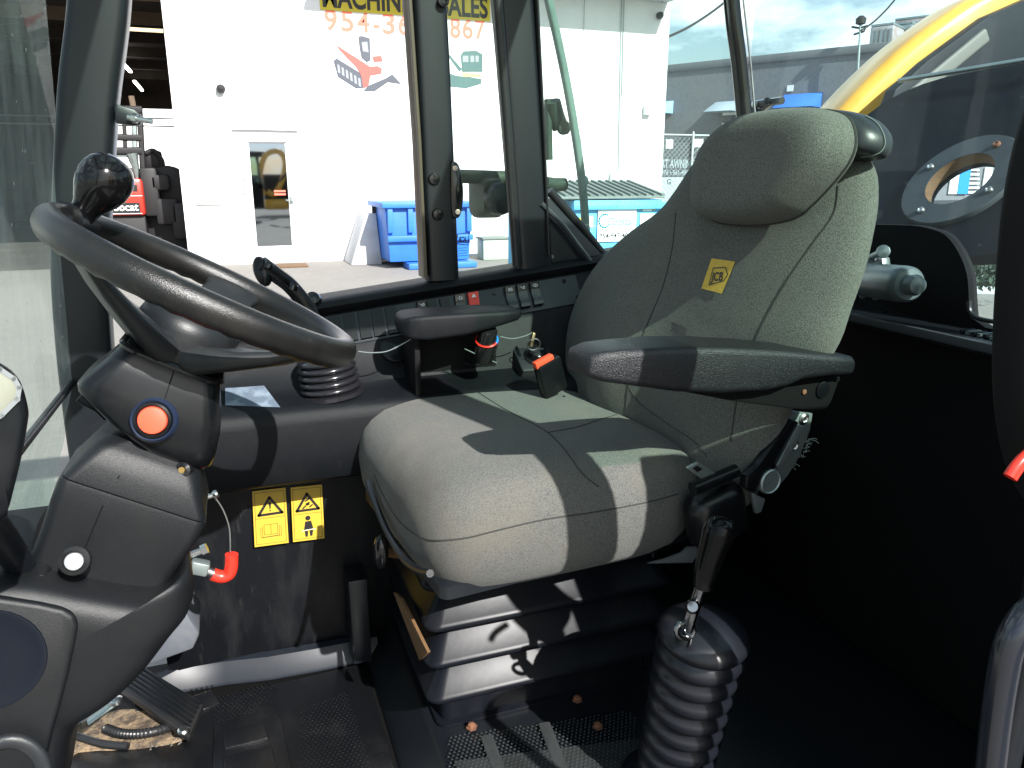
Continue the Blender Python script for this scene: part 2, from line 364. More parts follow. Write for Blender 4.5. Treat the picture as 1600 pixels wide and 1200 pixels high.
# door
dn = B(); flat(dn, [V((dl, YB + .08, db)), V((dr, YB + .08, db)), V((dr, YB + .08, dt)), V((dl, YB + .08, dt))]); door = obj('door', dn, MREF, wh)
fr = B()
for x in (dl, dr): box(fr, V((x, YB + .07, (db + dt) / 2)), (.05, .08, dt - db), bev=.004)
for z in (db, dt): box(fr, V(((dl + dr) / 2, YB + .07, z)), (dr - dl - .052, .078, .05), bev=.004)
obj('door_frame', fr, WHITE, door)
hd = B(); hp = P(456, 313, Y=YB - .05); tube(hd, [hp + V((0, .05, 0)), hp, hp + V((-.1, 0, 0))], .012, 6); box(hd, hp + V((0, .045, .02)), (.05, .02, .16), bev=.004); obj('handle', hd, DULL, door)
st = B(); a = P(428, 296, Y=YB + .076)
for k in range(2): box(st, a + V((.1, -.004, -.03 - .055 * k)), (.2, .003, .035), bev=0)
obj('door_sticker', st, REDT, door)
ln = B(); a, b = P(362, 201, Y=YB), P(465, 203, Y=YB); box(ln, (a + b) / 2 + V((0, -.03, 0)), ((b - a).x, .06, .03), bev=.004); obj('drip_ledge', ln, WALLW, wh)
# house number down the door post and a small number plate
for k, ch in enumerate('3361'):
    text(ch, P(381, 283 + k * 11, Y=YB - .004), V((1, 0, 0)), V((0, 0, 1)), .075, INK, wh, 'house_number', .01)
pb = B(); a = P(326, 312, Y=YB); box(pb, a + V((0, -.02, 0)), (.42, .04, .17), bev=.01); obj('mailbox', pb, WHITE, wh)
text('336', a + V((-.02, -.0425, -.03)), V((1, 0, 0)), V((0, 0, 1)), .07, mat('grey_print', (.4, .4, .4), .6), wh, 'plate_number')
# wall lamps
def wall_lamp(u, v, r):
    t = B(); a = P(u, v, Y=YB); lathe(t, a + V((0, -.002, 0)), V((0, -1, 0)), [(r * .8, 0), (r, .03), (r * .9, .1), (.02, .16)], 14); return obj('wall_lamp', t, BODYB, wh)
wall_lamp(345, 139, .075); wall_lamp(1029, 25, .07)
# conduits and meter boxes right of the sign
for u0, v0, u1, v1, r in ((972, -30, 966, 290, .009), (976, -30, 972, 150, .009), (914, -30, 908, 270, .006)):
    t = B(); tube(t, [P(u0, v0, Y=YB - .025), P(u1, v1, Y=YB - .025)], r, 6); obj('conduit', t, DULL, wh)
for u, v, sx, sz in ((1010, 172, .16, .2), (958, 279, .17, .24)):
    t = B(); box(t, P(u, v, Y=YB) + V((0, -.06, 0)), (sx, .12, sz), bev=.01); obj('meter_box', t, WHITE, wh)

# ---- the sign painted on the warehouse: yellow band, black and red lettering, two machines
sg = thing('warehouse_sign', 'large printed sign of black and red lettering over two machines on the white wall', 'sign', P(640, 140, Y=YB - .004))
Ys = YB - .012
def S2(u, v, y=Ys): return P(u, v, Y=y)
sgx0, sgx1 = S2(500, 10).x, S2(766, 30).x
bz = S2(500, 12).z
t = B(); box(t, V(((sgx0 + sgx1) / 2, YB - .006, bz + .22)), (sgx1 - sgx0, .008, .5), bev=0); obj('yellow_band', t, YELT, sg)
text('MACHINERY SALES', V(((sgx0 + sgx1) / 2, YB - .013, bz + .03)), V((1, 0, 0)), V((0, 0, 1)), .34, INK, sg, 'heading', .03, fit=(sgx1 - sgx0) * .97)
tz = S2(506, 46).z
x_a, x_b = sgx0 + .04, S2(650, 40).x; wd = (x_b - x_a) / 6.2
xx = x_a
for ch in '954-36':
    kw = .62 if ch == '-' else 1.0
    text(ch, V((xx + wd * kw / 2, YB - .005, tz)), V((1, 0, 0)), V((0, 0, 1)), .33, REDT, sg, 'telephone_digit', .018, fit=wd * (.42 if ch == '-' else .82)); xx += wd * kw * 1.06
x_a, x_b = S2(682, 50).x, S2(760, 50).x; wd = (x_b - x_a) / 4
for k, ch in enumerate('3867'):
    text(ch, V((x_a + wd * (k + .5), YB - .005, S2(724, 59).z)), V((1, 0, 0)), V((0, 0, 1)), .33, REDT, sg, 'telephone_digit', .018, fit=wd * .82)
def poly(pts, m, name, dy=0):
    t = B(); flat(t, [S2(u, v, YB - .006 - dy) for u, v in pts]); return obj(name, t, m, sg)
GT = mat('print_grey', (.07, .08, .10), .6); GT2 = mat('print_pale', (.26, .28, .30), .6); TEAL = mat('print_teal', (.06, .13, .13), .6); LR = mat('print_red', (.75, .10, .08), .6)
poly([(521, 95), (526, 91), (560, 112), (578, 128), (566, 138), (556, 138), (528, 120)], GT, 'printed_track')
for k in range(6):
    u = 527 + k * 6.5; v = 100 + k * 4.2; poly([(u, v), (u + 3.5, v + 2), (u + 5, v + 15), (u + 1, v + 13)], GT2, 'printed_track_wheel', .002)
poly([(525, 71), (530, 73), (566, 96), (578, 104), (590, 103), (597, 107), (596, 115), (579, 118), (576, 134), (568, 138), (565, 118), (556, 104), (540, 88)], LR, 'printed_loader_arm', .004)
poly([(560, 57), (566, 56), (578, 60), (579, 94), (573, 97), (565, 90), (562, 75)], GT, 'printed_cab', .004)
poly([(565, 66), (574, 65), (576, 82), (567, 80)], GT2, 'printed_cab_window', .006)
poly([(568, 142), (575, 134), (603, 122), (613, 116), (627, 131), (606, 128), (586, 142)], GT, 'printed_bucket', .006)
poly([(582, 88), (596, 87), (598, 96), (584, 97)], LR, 'printed_small_loader', .002)
poly([(690, 110), (712, 118), (752, 123), (752, 131), (728, 138), (700, 135), (688, 128)], TEAL, 'printed_excavator_track')
poly([(720, 86), (724, 80), (744, 79), (754, 85), (754, 112), (722, 112)], TEAL, 'printed_excavator_cab', .002)
for x0, x1 in ((723, 732), (735, 741), (743, 748)): poly([(x0, 87), (x1, 87), (x1, 97), (x0, 97)], GT2, 'printed_cab_window', .004)
poly([(698, 84), (703, 86), (722, 108), (718, 112)], TEAL, 'printed_boom', .002)
poly([(722, 113), (752, 116), (752, 120), (724, 120)], mat('print_orange', (.8, .5, .2), .6), 'printed_stripe', .004)

# ---- concrete buttress, mat, dumpsters
bt = thing('concrete_buttress', 'white sloping concrete buttress between the wall and the blue dumpster', 'buttress', P(574, 408, Z=GZ))
t = B(); yb_ = 13.9; pts = [P(u, v, Y=yb_) for u, v in ((572, 334), (588, 334), (597, 409), (548, 409))]
for p_ in pts[2:]: p_.z = GZ
prism(t, pts, V((0, .85, 0)), .02); obj('slab', t, CLOUDW, bt)
t = B(); box(t, P(584, 327, Y=13.95), (.06, .1, .13), bev=.01); obj('bracket', t, BODYB, bt)
m = B(); a = P(445, 413, Z=GZ); box(m, V((a.x, YB - .65, GZ + .015)), (.72, .5, .03), bev=.01); tag(obj('doormat', m, TANP), 'tan doormat on the ground below the glass door', 'doormat')
def dumpster(label, u0, u1, vt, yd_, col, depth, group=None):
    x0, x1 = P(u0, vt, Y=yd_).x, P(u1, vt, Y=yd_).x; zt_ = P((u0 + u1) / 2, vt, Y=yd_).z
    d = thing('dumpster', label, 'dumpster', ((x0 + x1) / 2, yd_ + depth / 2, GZ))
    return d, x0, x1, zt_
d1, x0, x1, z1 = dumpster('bright blue steel dumpster with ribbed side beside the white buttress', 597, 742, 322, 13.1, DBLUE, .5)
zb_ = GZ + .12; t = B(); prism(t, [V((x0 + .04, 13.1, z1)), V((x1 - .04, 13.1, z1)), V((x1 - .12, 13.1, zb_)), V((x0 + .1, 13.1, zb_))], V((0, 1.3, 0)), .015); obj('body', t, DBLUE, d1)
t = B(); box(t, V(((x0 + x1) / 2, 13.7, z1 + .02)), (x1 - x0 + .04, 1.4, .09), bev=.015); obj('rim', t, DBLUE, d1)
n_ = 5
for k in range(n_):
    t = B(); x = x0 + .12 + (x1 - x0 - .24) * k / (n_ - 1); box(t, V((x, 13.07, (z1 + GZ + .62) / 2)), (.09, .07, z1 - GZ - .6), bev=.01); obj('rib', t, DBLUE, d1)
t = B(); box(t, V(((x0 + x1) / 2, 13.06, P(620, 373, Y=13.1).z)), (x1 - x0 - .12, .09, .1), bev=.015); obj('rail', t, DBLUE, d1)
for k in (0, 1):
    t = B(); box(t, V((x0 + .62 + .7 * k, 13.1, GZ + .055)), (.5, .5, .1), bev=.015); obj('fork_pocket', t, DBLUE, d1)
d2, x0, x1, z1 = dumpster('pale blue dumpster with slatted dark lid and white company panel', 897, 1036, 312, 9.3, CYAN, .5)
t = B(); prism(t, [V((x0, 9.3, z1)), V((x1, 9.3, z1)), V((x1 - .06, 9.3, GZ + .1)), V((x0 + .06, 9.3, GZ + .1))], V((0, 1.25, 0)), .02); obj('body', t, CYAN, d2)
t = B(); box(t, V(((x0 + x1) / 2, 9.27, z1 - .08)), (x1 - x0 + .06, .08, .09), bev=.015); obj('rim', t, CYAN, d2)
t = B(); box(t, V((x0 - .27, 9.9, (z1 + GZ) / 2)), (.5, 1.0, z1 - GZ - .15), bev=.03); obj('side_bin', t, CYAN, d2)
ld = B(); prism(ld, [V((x0 - .5, 9.28, z1 + .01)), V((x1 + .02, 9.28, z1 + .01)), V((x1 + .02, 10.55, z1 + .2)), V((x0 - .5, 10.55, z1 + .2))], V((0, 0, .03)), .008); lid = obj('lid', ld, LIDM, d2)
for k in range(16):
    t = B(); x = x0 - .45 + (x1 - x0 + .45) * k / 15
    p0, p1 = V((x, 9.3, z1 + .055)), V((x + .1, 10.5, z1 + .235)); sweep(t, [p0, p1], .045, .035, V((0, 0, 1))); obj('lid_rib', t, LIDM, lid)
t = B(); a, b = P(934, 327, Y=9.29), P(992, 376, Y=9.29); box(t, (a + b) / 2 + V((0, -.01, 0)), (b.x - a.x, .01, a.z - b.z), bev=0); pn = obj('company_panel', t, WHITE, d2)
CT = mat('print_cyan', (.06, .45, .55), .6)
text('Coastal', V(((a.x + b.x) / 2 + .05, 9.272, (a.z + b.z) / 2)), V((1, 0, 0)), V((0, 0, 1)), .1, CT, pn, 'company_name', 0, fit=(b.x - a.x) * .68, shear=.35)
text('954-947-4000', V(((a.x + b.x) / 2, 9.272, b.z + .045)), V((1, 0, 0)), V((0, 0, 1)), .062, INK, pn, 'telephone_number', .01, fit=(b.x - a.x) * .9)
t = B(); cx_ = V((a.x + .1, 9.272, (a.z + b.z) / 2 + .06)); strokes(t, [cx_ + V((.085 * math.cos(q), 0, .085 * math.sin(q))) for q in [math.radians(60 + 24 * i) for i in range(11)]], .02, V((0, -1, 0))); obj('crescent_mark', t, CT, pn)
for (u0_, v0_, u1_, v1_, m_, nm) in ((1004, 322, 1018, 330, WHITE, 'number_plate'), (1018, 322, 1024, 328, YELT, 'sticker'), (1000, 334, 1022, 356, WHITE, 'notice'), (910, 338, 926, 355, WHITE, 'notice'), (905, 340, 911, 356, YELT, 'sticker')):
    t = B(); a, b = P(u0_, v0_, Y=9.296), P(u1_, v1_, Y=9.296); box(t, (a + b) / 2 + V((0, -.006, 0)), (b.x - a.x, .006, a.z - b.z), bev=0); obj(nm, t, m_, d2)
bn = thing('utility_box', 'low pale green utility box against the wall behind the narrow pane', 'utility box', P(772, 405, Z=GZ))
t = B(); a = P(755, 375, Y=13.9); b = P(796, 404, Y=13.9); box(t, V(((a.x + b.x) / 2, 14.1, (a.z + GZ) / 2)), (b.x - a.x, .4, a.z - GZ), bev=.02); obj('cabinet', t, mat('pale_green_paint', (.42, .5, .42), .6), bn)
t = B(); box(t, V(((a.x + b.x) / 2, 14.1, a.z + .02)), (b.x - a.x + .04, .44, .04), bev=.01); obj('lid', t, LIDM, bn)

# ---- the red compact loader in the bay
rl = thing('compact_loader', 'red and black compact loader parked in the mouth of the open bay', 'loader', P(205, 400, Z=GZ))
YL = 16.2
def bx(u0, v0, u1, v1, y, dy, name, m, bev=.03, par=None):
    a, b = P(u0, v0, Y=y), P(u1, v1, Y=y); t = B(); box(t, V(((a.x + b.x) / 2, y + dy / 2, (a.z + b.z) / 2)), (abs(b.x - a.x), dy, abs(a.z - b.z)), bev=bev); return obj(name, t, m, par or rl)
tg = bx(150, 279, 228, 337, YL, .9, 'tailgate', BODYR, .06)
text('bobcat', P(193, 329, Y=YL - .012), V((1, 0, 0)), V((0, 0, 1)), .13, WHITE, tg, 'maker_name', .02, fit=.52)
t = B(); a = P(190, 316, Y=YL - .004); box(t, P(193, 325, Y=YL - .003), (.56, .006, .19), bev=0); obj('name_plate', t, INK, tg)
t = B(); box(t, P(209, 294, Y=YL - .003), (.12, .008, .12), bev=0); obj('plate', t, INK, tg)
for v in (306, 334):
    t = B(); box(t, P(190, v, Y=YL - .003), (.7, .008, .012), bev=0); obj('trim_line', t, WHITE, tg)
bx(140, 337, 236, 412, YL + .1, 1.5, 'lower_body', BODYB)
bx(150, 262, 212, 282, YL + .15, 1.2, 'engine_cover', BODYB)
# overhead guard: uprights, bars, hydraulic ram
for u0, v0, u1, v1, r, nm, m_ in ((158, 160, 156, 285, .05, 'guard_post', BODYB), (193, 165, 196, 240, .035, 'guard_post', BODYB), (218, 168, 224, 282, .05, 'guard_post', BODYB),
        (150, 170, 222, 172, .07, 'guard_bar', BODYB), (150, 213, 222, 216, .06, 'guard_bar', BODYB), (150, 236, 222, 236, .07, 'guard_bar', BODYB), (150, 243, 216, 244, .025, 'cross_tube', DULL), (150, 262, 200, 260, .035, 'cross_tube', DULL),
        (210, 195, 211, 240, .045, 'lift_ram', DULL), (205, 150, 210, 175, .05, 'work_lamp', WOOD)):
    t = B(); sweep(t, [P(u0, v0, Y=YL + .3), P(u1, v1, Y=YL + .3)], r * 2, r * 2, V((0, 1, 0))); obj(nm, t, m_, rl)
t = B(); tube(t, [P(206, 240, Y=YL + .2), P(212, 262, Y=YL + .2), P(214, 283, Y=YL + .2)], [.1, .06, .03], 8); obj('ram_mount', t, DULL, rl)
ba = thing('attachment_heap', 'dark bulky attachment standing in the bay beside the red loader', 'attachment', P(262, 400, Z=GZ))
t = B(); pts = [P(u, v, Y=YL + .5) for u, v in ((228, 410), (228, 275), (236, 262), (262, 258), (272, 262), (282, 268), (296, 300), (300, 410))]; prism(t, pts, V((0, 1.6, 0)), .04); obj('body', t, BODYB, ba)
t = B(); tube(t, spline([P(u, v, Y=YL + .6) for u, v in ((228, 240), (240, 236), (252, 250), (254, 262))], 5), .05, 8); obj('hose', t, BODYB, ba)
t = B(); box(t, P(240, 250, Y=YL + .8), (.3, .4, .35), bev=.05); obj('seat_back', t, BODYB, ba)
for u, v, sx, sz in ((236, 300, .3, .9), (262, 330, .4, .5), (282, 345, .3, .7), (250, 285, .35, .3)):
    t = B(); box(t, P(u, v, Y=YL + .35), (sx, .4, sz), bev=.06); obj('bracket', t, BODYB, ba)
# lit tubes under the bay ceiling
for (u0, v0, u1, v1, y, m_) in ((191, 98, 204, 112, 24, LAMPE), (210, 127, 222, 141, 27, LAMPE), (196, 45, 255, 49, 17, LAMPD)):
    t = B(); a, b = P(u0, v0, Y=y), P(u1, v1, Y=y); b.z = a.z
    if m_ is LAMPE: b = P(u1, v1, Z=a.z)
    sweep(t, [a, b], .09, .06, V((0, 0, 1))); lt = tag(obj('ceiling_light', t, m_), {191: 'nearer of the two white lit tubes under the bay ceiling', 210: 'farther of the two white lit tubes under the bay ceiling', 196: 'warm lit tube across the bay near its mouth'}[u0], 'ceiling light', 'tube lights under the bay ceiling')

# ---- chain-link fence with hanging signs
YF = 17.5
fx0, fx1 = P(1032, 210, Y=YF).x, P(1032, 210, Y=YF).x + 6.5; ft = P(1060, 211, Y=YF).z
fe = thing('chain_link_fence', 'chain-link fence with hanging boards beyond the corner of the warehouse', 'fence', ((fx0 + fx1) / 2, YF, GZ))
wm = B(); h_ = ft - GZ
s_ = .13
def wire(a, b, r=.0042):
    d = (b - a).normalized(); x, y = basis(d); loft(wm, [[p + x * r, p - x * r * .5 + y * r * .87, p - x * r * .5 - y * r * .87] for p in (a, b)], caps=False)
k = -h_
while k < fx1 - fx0:
    for sgn in (1, -1):
        xa, xb = k, k + h_; ta, tb = max(0, -xa / h_), min(1, (fx1 - fx0 - xa) / h_)
        if tb > ta:
            za, zb2 = (GZ + ta * h_, GZ + tb * h_) if sgn > 0 else (ft - ta * h_, ft - tb * h_)
            wire(V((fx0 + xa + ta * h_, YF + .004 * sgn, za)), V((fx0 + xa + tb * h_, YF + .004 * sgn, zb2)))
    k += s_
o = obj('wire_mesh', wm, GALV, fe); o['kind'] = 'stuff'
for k in range(4):
    t = B(); x = P(1077, 300, Y=YF).x + (k - 0) * 2.0; lathe(t, V((x, YF - .03, GZ)), V((0, 0, 1)), [(.035, 0), (.035, h_ + .05), (.01, h_ + .1)], 10); obj('post', t, GALV, fe)
t = B(); tube(t, [V((fx0, YF - .02, ft)), V((fx1, YF - .02, ft))], .025, 8); obj('top_rail', t, GALV, fe)
SIGNG = mat('banner_grey', (.06, .065, .075), .7); PGREY = mat('pale_grey_panel', (.36, .42, .45), .7)
bn = thing('awning_banner', 'dark grey lettered banner hung on the chain-link fence above a pale panel', 'banner', P(1085, 270, Y=YF + .06))
a, b = P(1026, 222, Y=YF + .05), P(1160, 275, Y=YF + .05)
t = B(); box(t, V(((a.x + b.x) / 2, YF + .06, (a.z + b.z) / 2)), (b.x - a.x, .02, a.z - b.z), bev=0); obj('sheet', t, SIGNG, bn)
text('RT AWNING', P(1033, 262, Y=YF + .046), V((1, 0, 0)), V((0, 0, 1)), .2, PGREY, bn, 'lettering', .015, align='LEFT', fit=P(1084, 262, Y=YF).x - P(1033, 262, Y=YF).x)
text('976 \u2022 561-494-4124', P(1033, 273, Y=YF + .046), V((1, 0, 0)), V((0, 0, 1)), .11, PGREY, bn, 'telephone_number', .008, align='LEFT', fit=P(1092, 272, Y=YF).x - P(1033, 272, Y=YF).x)
for u0_, v0_, u1_, v1_ in ((1041, 218, 1051, 232), (1085, 217, 1098, 230)):
    t = B(); a, b = P(u0_, v0_, Y=YF + .042), P(u1_, v1_, Y=YF + .042); box(t, (a + b) / 2, (b.x - a.x, .006, a.z - b.z), bev=0); obj('white_patch', t, WHITE, bn)
pp = thing('gate_panel', 'pale grey sheet panel filling the lower part of the fence under the banner', 'panel', P(1060, 400, Y=YF + .1))
t = B(); a, b = P(1022, 277, Y=YF + .1), P(1104, 277, Y=YF + .1); box(t, V(((a.x + b.x) / 2, YF + .1, (a.z + GZ) / 2)), (b.x - a.x, .04, a.z - GZ), bev=.01); obj('sheet', t, PGREY, pp)
text('G', P(1045, 288, Y=YF + .076), V((1, 0, 0)), V((0, 0, 1)), .13, INK, pp, 'letter', .01)
t = B(); a, b = P(1081, 277, Y=YF - .05), P(1104, 330, Y=YF - .05); box(t, (a + b) / 2 + V((.03, 0, 0)), (b.x - a.x, .02, a.z - b.z), bev=0); ns = tag(obj('notice_board', t, WHITE), 'white notice board with a red mark on the fence post', 'notice')
text('O', P(1094, 296, Y=YF - .064), V((1, 0, 0)), V((0, 0, 1)), .2, REDT, ns, 'red_mark', .03)

# ---- grey block building on the right, running toward the yard
gb = thing('grey_building', 'long low grey block building with blue awnings beyond the fence', 'building', (14, 30, GZ))
A0 = P(1030, 133, Y=25.5); dirb = (V((A0.x, A0.y, 0)) - V((A0.x + 7.4, A0.y - 13.6, 0))).normalized()
def G(u, v, off=0):                                   # a point of the facade plane
    nb = V((dirb.y, -dirb.x, 0)); nb = nb if nb.x < 0 else -nb
    return P(u, v, pt=A0 + nb * off, n=nb)
NB = V((dirb.y, -dirb.x, 0)); NB = NB if NB.x < 0 else -NB
z_r = G(1350, 73).z
def GP(s, z, off=0): return V((A0.x, A0.y, 0)) - dirb * s + NB * off + V((0, 0, z))
def gs(u, v): return -(G(u, v) - V((A0.x, A0.y, 0))).dot(dirb)
t = B(); prism(t, [GP(-6, GZ), GP(26, GZ), GP(26, z_r), GP(-6, z_r)], -NB * 9); obj('wall', t, GREYW, gb)
t = B(); prism(t, [GP(-6.1, z_r - .18, .06), GP(26.1, z_r - .18, .06), GP(26.1, z_r + .06, .06), GP(-6.1, z_r + .06, .06)], -NB * .3, .02); obj('parapet', t, mat('parapet_cap', (.17, .18, .19), .8), gb)
def awning(u0, u1, v0, v1, m_):
    s0, s1 = gs(u0, v1), gs(u1, v1); z0, z1 = G((u0 + u1) / 2, v0).z, G((u0 + u1) / 2, v1).z
    t = B(); prism(t, [GP(s0, z0, .02), GP(s0, z1, .9), GP(s0, z1, .02)], -dirb * (s1 - s0), .01); return obj('awning', t, m_, gb)
awning(1034, 1052, 158, 178, AWN2); awning(1118, 1160, 158, 176, AWN3); awning(1224, 1284, 146, 170, AWN)
for u0_, v0_, u1_, v1_ in ((1128, 178, 1160, 210),):
    s0, s1 = gs(u0_, v1_), gs(u1_, v1_); z0, z1 = G(1140, v1_).z, G(1140, v0_).z
    t = B(); prism(t, [GP(s0, z0, .03), GP(s1, z0, .03), GP(s1, z1, .03), GP(s0, z1, .03)], -NB * .02); wdw = obj('window', t, WINGL, gb)
    t = B()
    for q in (0, .5, 1): 
        zz = z0 + (z1 - z0) * q; prism(t, [GP(s0, zz - .04, .06), GP(s1, zz - .04, .06), GP(s1, zz + .04, .06), GP(s0, zz + .04, .06)], -NB * .028)
    obj('frame', t, WHITE, wdw)
t = B(); s0 = gs(1235, 138); zz = G(1235, 138).z; prism(t, [GP(s0 - .1, zz - .09, .03), GP(s0 + .1, zz - .09, .03), GP(s0 + .1, zz + .09, .03), GP(s0 - .1, zz + .09, .03)], -NB * .02); obj('wall_plate', t, WHITE, gb)
# rooftop units
BRN = mat('weathered_unit', (.30, .24, .22), .6, var=[(5, (.38, .38, .40), .45, .6)]); 
for i, (u0_, u1_, vt_, vb_, lab) in enumerate(((1357, 1392, 38, 76, 'nearer brown-sided air conditioning unit on the grey roof'), (1394, 1422, 36, 66, 'grey air conditioning unit in the middle of the grey roof'), (1396, 1450, 27, 50, 'taller grey air conditioning unit at the back of the grey roof'))):
    off = -1.2 - 1.3 * i; a, b = G(u0_, vb_, off), G(u1_, vb_, off); zt_ = G((u0_ + u1_) / 2, vt_, off).z
    ac = thing('rooftop_unit', lab, 'air conditioner', ((a.x + b.x) / 2, (a.y + b.y) / 2, z_r), group='air conditioning units on the grey roof')
    dd = (b - a); dd.z = 0; t = B(); prism(t, [V((a.x, a.y, z_r)), V((b.x, b.y, z_r)), V((b.x, b.y, zt_ - .06)), V((a.x, a.y, zt_ - .06))], -NB * 1.1, .02); obj('casing', t, BRN if i != 1 else DULL, ac)
    t = B(); prism(t, [V((a.x, a.y, zt_ - .055)), V((b.x, b.y, zt_ - .055)), V((b.x, b.y, zt_ + .02)), V((a.x, a.y, zt_ + .02))], -NB * 1.2, .02); obj('lid', t, DULL, ac)
    for k in range(5):
        f = (k + .5) / 5; q0 = a + dd * f; t = B(); prism(t, [V((q0.x, q0.y, z_r + .1)) + NB * .015 - dd * .06, V((q0.x, q0.y, z_r + .1)) + NB * .015 + dd * .06, V((q0.x, q0.y, zt_ - .15)) + NB * .015 + dd * .06, V((q0.x, q0.y, zt_ - .15)) + NB * .015 - dd * .06], -NB * .02); obj('louvre', t, DULL if k % 2 else REDT if i == 0 and k == 1 else GALV, ac)
# roof mast with lamp, overhead cables
pm = thing('roof_mast', 'thin mast with a lamp head and brackets standing before the rooftop units', 'mast', G(1342, 150, .3))
a, b = G(1340, 118, .3), G(1345, 34, .3)
t = B(); tube(t, [a, b], .035, 8); obj('pole', t, DULL, pm)
t = B(); lathe(t, b, V((0, 0, 1)), [(.02, -.1), (.14, -.05), (.15, .08), (.06, .16)], 12); obj('lamp_head', t, BODYB, pm)
t = B(); tube(t, [G(1331, 42, .3), G(1343, 44, .3), G(1355, 40, .3), G(1350, 49, .3), G(1334, 54, .3)], .03, 6); obj('bracket', t, BODYB, pm)
for lab, pts in (('black cable sagging down to the mast on the grey roof', ((1345, 48), (1370, 30), (1402, -6), (1430, -60))), ('dark cable running down to the top corner of the warehouse', ((1043, 58), (1080, 40), (1128, 7), (1180, -40)))):
    t = B(); yq = 22 if pts[0][0] > 1200 else 15.1; 
    tube(t, spline([P(u, v, Y=yq if pts[0][0] < 1200 else 17) for u, v in pts], 5), .025, 6); tag(obj('overhead_cable', t, BODYB), lab, 'cable', 'overhead cables')

# ---- behind the cab: yellow boom, dark hose guard with a bolted ring, yard beyond
bo = thing('loader_boom', 'thick yellow boom arm of the machine rising behind the rear window', 'boom', (2.6, 2.2, GZ))
def BM(u, v, y): return P(u, v, Y=y)
path = spline([BM(u, v, y) for u, v, y in ((1225, 330, 2.75), (1300, 225, 2.7), (1390, 130, 2.65), (1470, 68, 2.6), (1530, 34, 2.58), (1620, 6, 2.55), (1720, 0, 2.5))], 6)
t = B(); 
rings = []
for i, p in enumerate(path):
    q = path[min(i + 1, len(path) - 1)] - path[max(i - 1, 0)]; q.normalize(); sd_ = V((.35, .94, 0)).normalized(); up_ = sd_.cross(q).normalized()
    if up_.z < 0: up_ = -up_
    rings.append([p + sd_ * x + up_ * y for x, y in rrect(.34, .22, .05, 4)])
loft(t, rings); obj('arm', t, ORANGE, bo)
gd = thing('hose_guard', 'broad dark steel guard with a bolted round port behind the rear window', 'guard', (2.0, 1.3, GZ))
cG = P(1502, 285, X=1.95); nG = (-(cG - EYE).normalized() * .55 + (CR * -.54 + CU * .84) * .84).normalized()
def GQ(u, v, off=0): return P(u, v, pt=cG + nG * off, n=nG)
uG = V((0, 0, 1)); uG = (uG - nG * uG.dot(nG)).normalized(); xG = uG.cross(nG)
def ell(rx, n=40, off=0): return [cG + nG * off + (xG * math.cos(2 * math.pi * k / n) + uG * math.sin(2 * math.pi * k / n)) * rx for k in range(n)]
rH, rO = .092, .158
outl = spline([GQ(u, v) for u, v in ((1250, 330), (1300, 235), (1370, 168), (1440, 132), (1520, 112), (1640, 92))], 8) + [GQ(u, v) for u, v in ((1665, 190), (1645, 320))] + spline([GQ(u, v) for u, v in ((1575, 395), (1480, 398), (1380, 372), (1300, 350))], 5)
# plate with a real hole: ring of quads between the hole and the outline, sampled by angle
def ang(p): d = p - cG; return math.atan2(d.dot(uG), d.dot(xG))
t = B(); NN = 64; inner, outer = [], []
for k in range(NN):
    a_ = 2 * math.pi * k / NN; dv = xG * math.cos(a_) + uG * math.sin(a_); best = None
    for p, q in zip(outl, outl[1:] + outl[:1]):
        p2, q2 = ((p - cG).dot(xG), (p - cG).dot(uG)), ((q - cG).dot(xG), (q - cG).dot(uG)); ex, ey = q2[0] - p2[0], q2[1] - p2[1]
        den = math.cos(a_) * ey - math.sin(a_) * ex
        if abs(den) < 1e-9: continue
        tt = (p2[0] * ey - p2[1] * ex) / den; ss = (p2[0] * math.sin(a_) - p2[1] * math.cos(a_)) / den
        if tt > 0 and -1e-6 <= ss <= 1 + 1e-6: best = tt if best is None else max(best, tt)
    inner.append(cG + dv * rH); outer.append(cG + dv * (best or .5))
loft(t, [inner, outer, [p - nG * .04 for p in outer], [p - nG * .04 for p in inner], inner], caps=False); obj('plate', t, mat('guard_black', (.003, .006, .010), .55, spec=.12, var=[(3, (.006, .010, .014), .45, .8), (40, (.008, .011, .014), .5, .8)]), gd)
t = B(); loft(t, [ell(rH, 48, .016), ell(rO, 48, .016), ell(rO + .003, 48, .012), ell(rO + .003, 48, .001), ell(rH, 48, .001), ell(rH, 48, .016)], caps=False); rg = obj('ring', t, mat('ring_grey', (.05, .06, .068), .6, spec=.3, var=[(12, (.035, .042, .05), .45, .7)]), gd)
t = B(); loft(t, [ell(rH - .0005, 48, .0145), ell(rH - .004, 48, -.01), ell(rH - .002, 48, -.022)], caps=False); obj('port_liner', t, TANP, gd)
ub_ = CR * .84 + CU * .54; a0_ = math.atan2(ub_.dot(uG), ub_.dot(xG))
for k in range(4):
    q = a0_ + math.radians(-8 + 90 * k); p = cG + (xG * math.cos(q) + uG * math.sin(q)) * (rH + rO) / 2 + nG * .0165
    t = B(); lathe(t, p, nG, [(.0105, 0), (.0105, .003), (.0085, .0075), (.006, .0085), (.004, .006)], 12); obj('bolt', t, RUST if k == 0 else STEEL, rg)
t = B(); e0, e1 = GQ(1404, 126, .03), GQ(1660, 84, .03); sweep(t, [e0, e1], .012, .012, nG); obj('edge_rod', t, DULL, gd)
t = B(); prism(t, [P(u, v, Y=2.35) for u, v in ((1380, 190), (1400, 140), (1450, 95), (1545, 25), (1660, -25), (1660, 190))], V((0, .05, 0)), .004); obj('side_sheet', t, mat('sheet_grey', (.010, .014, .018), .5, spec=.2, var=[(4, (.018, .022, .026), .45, .7)]), gd)
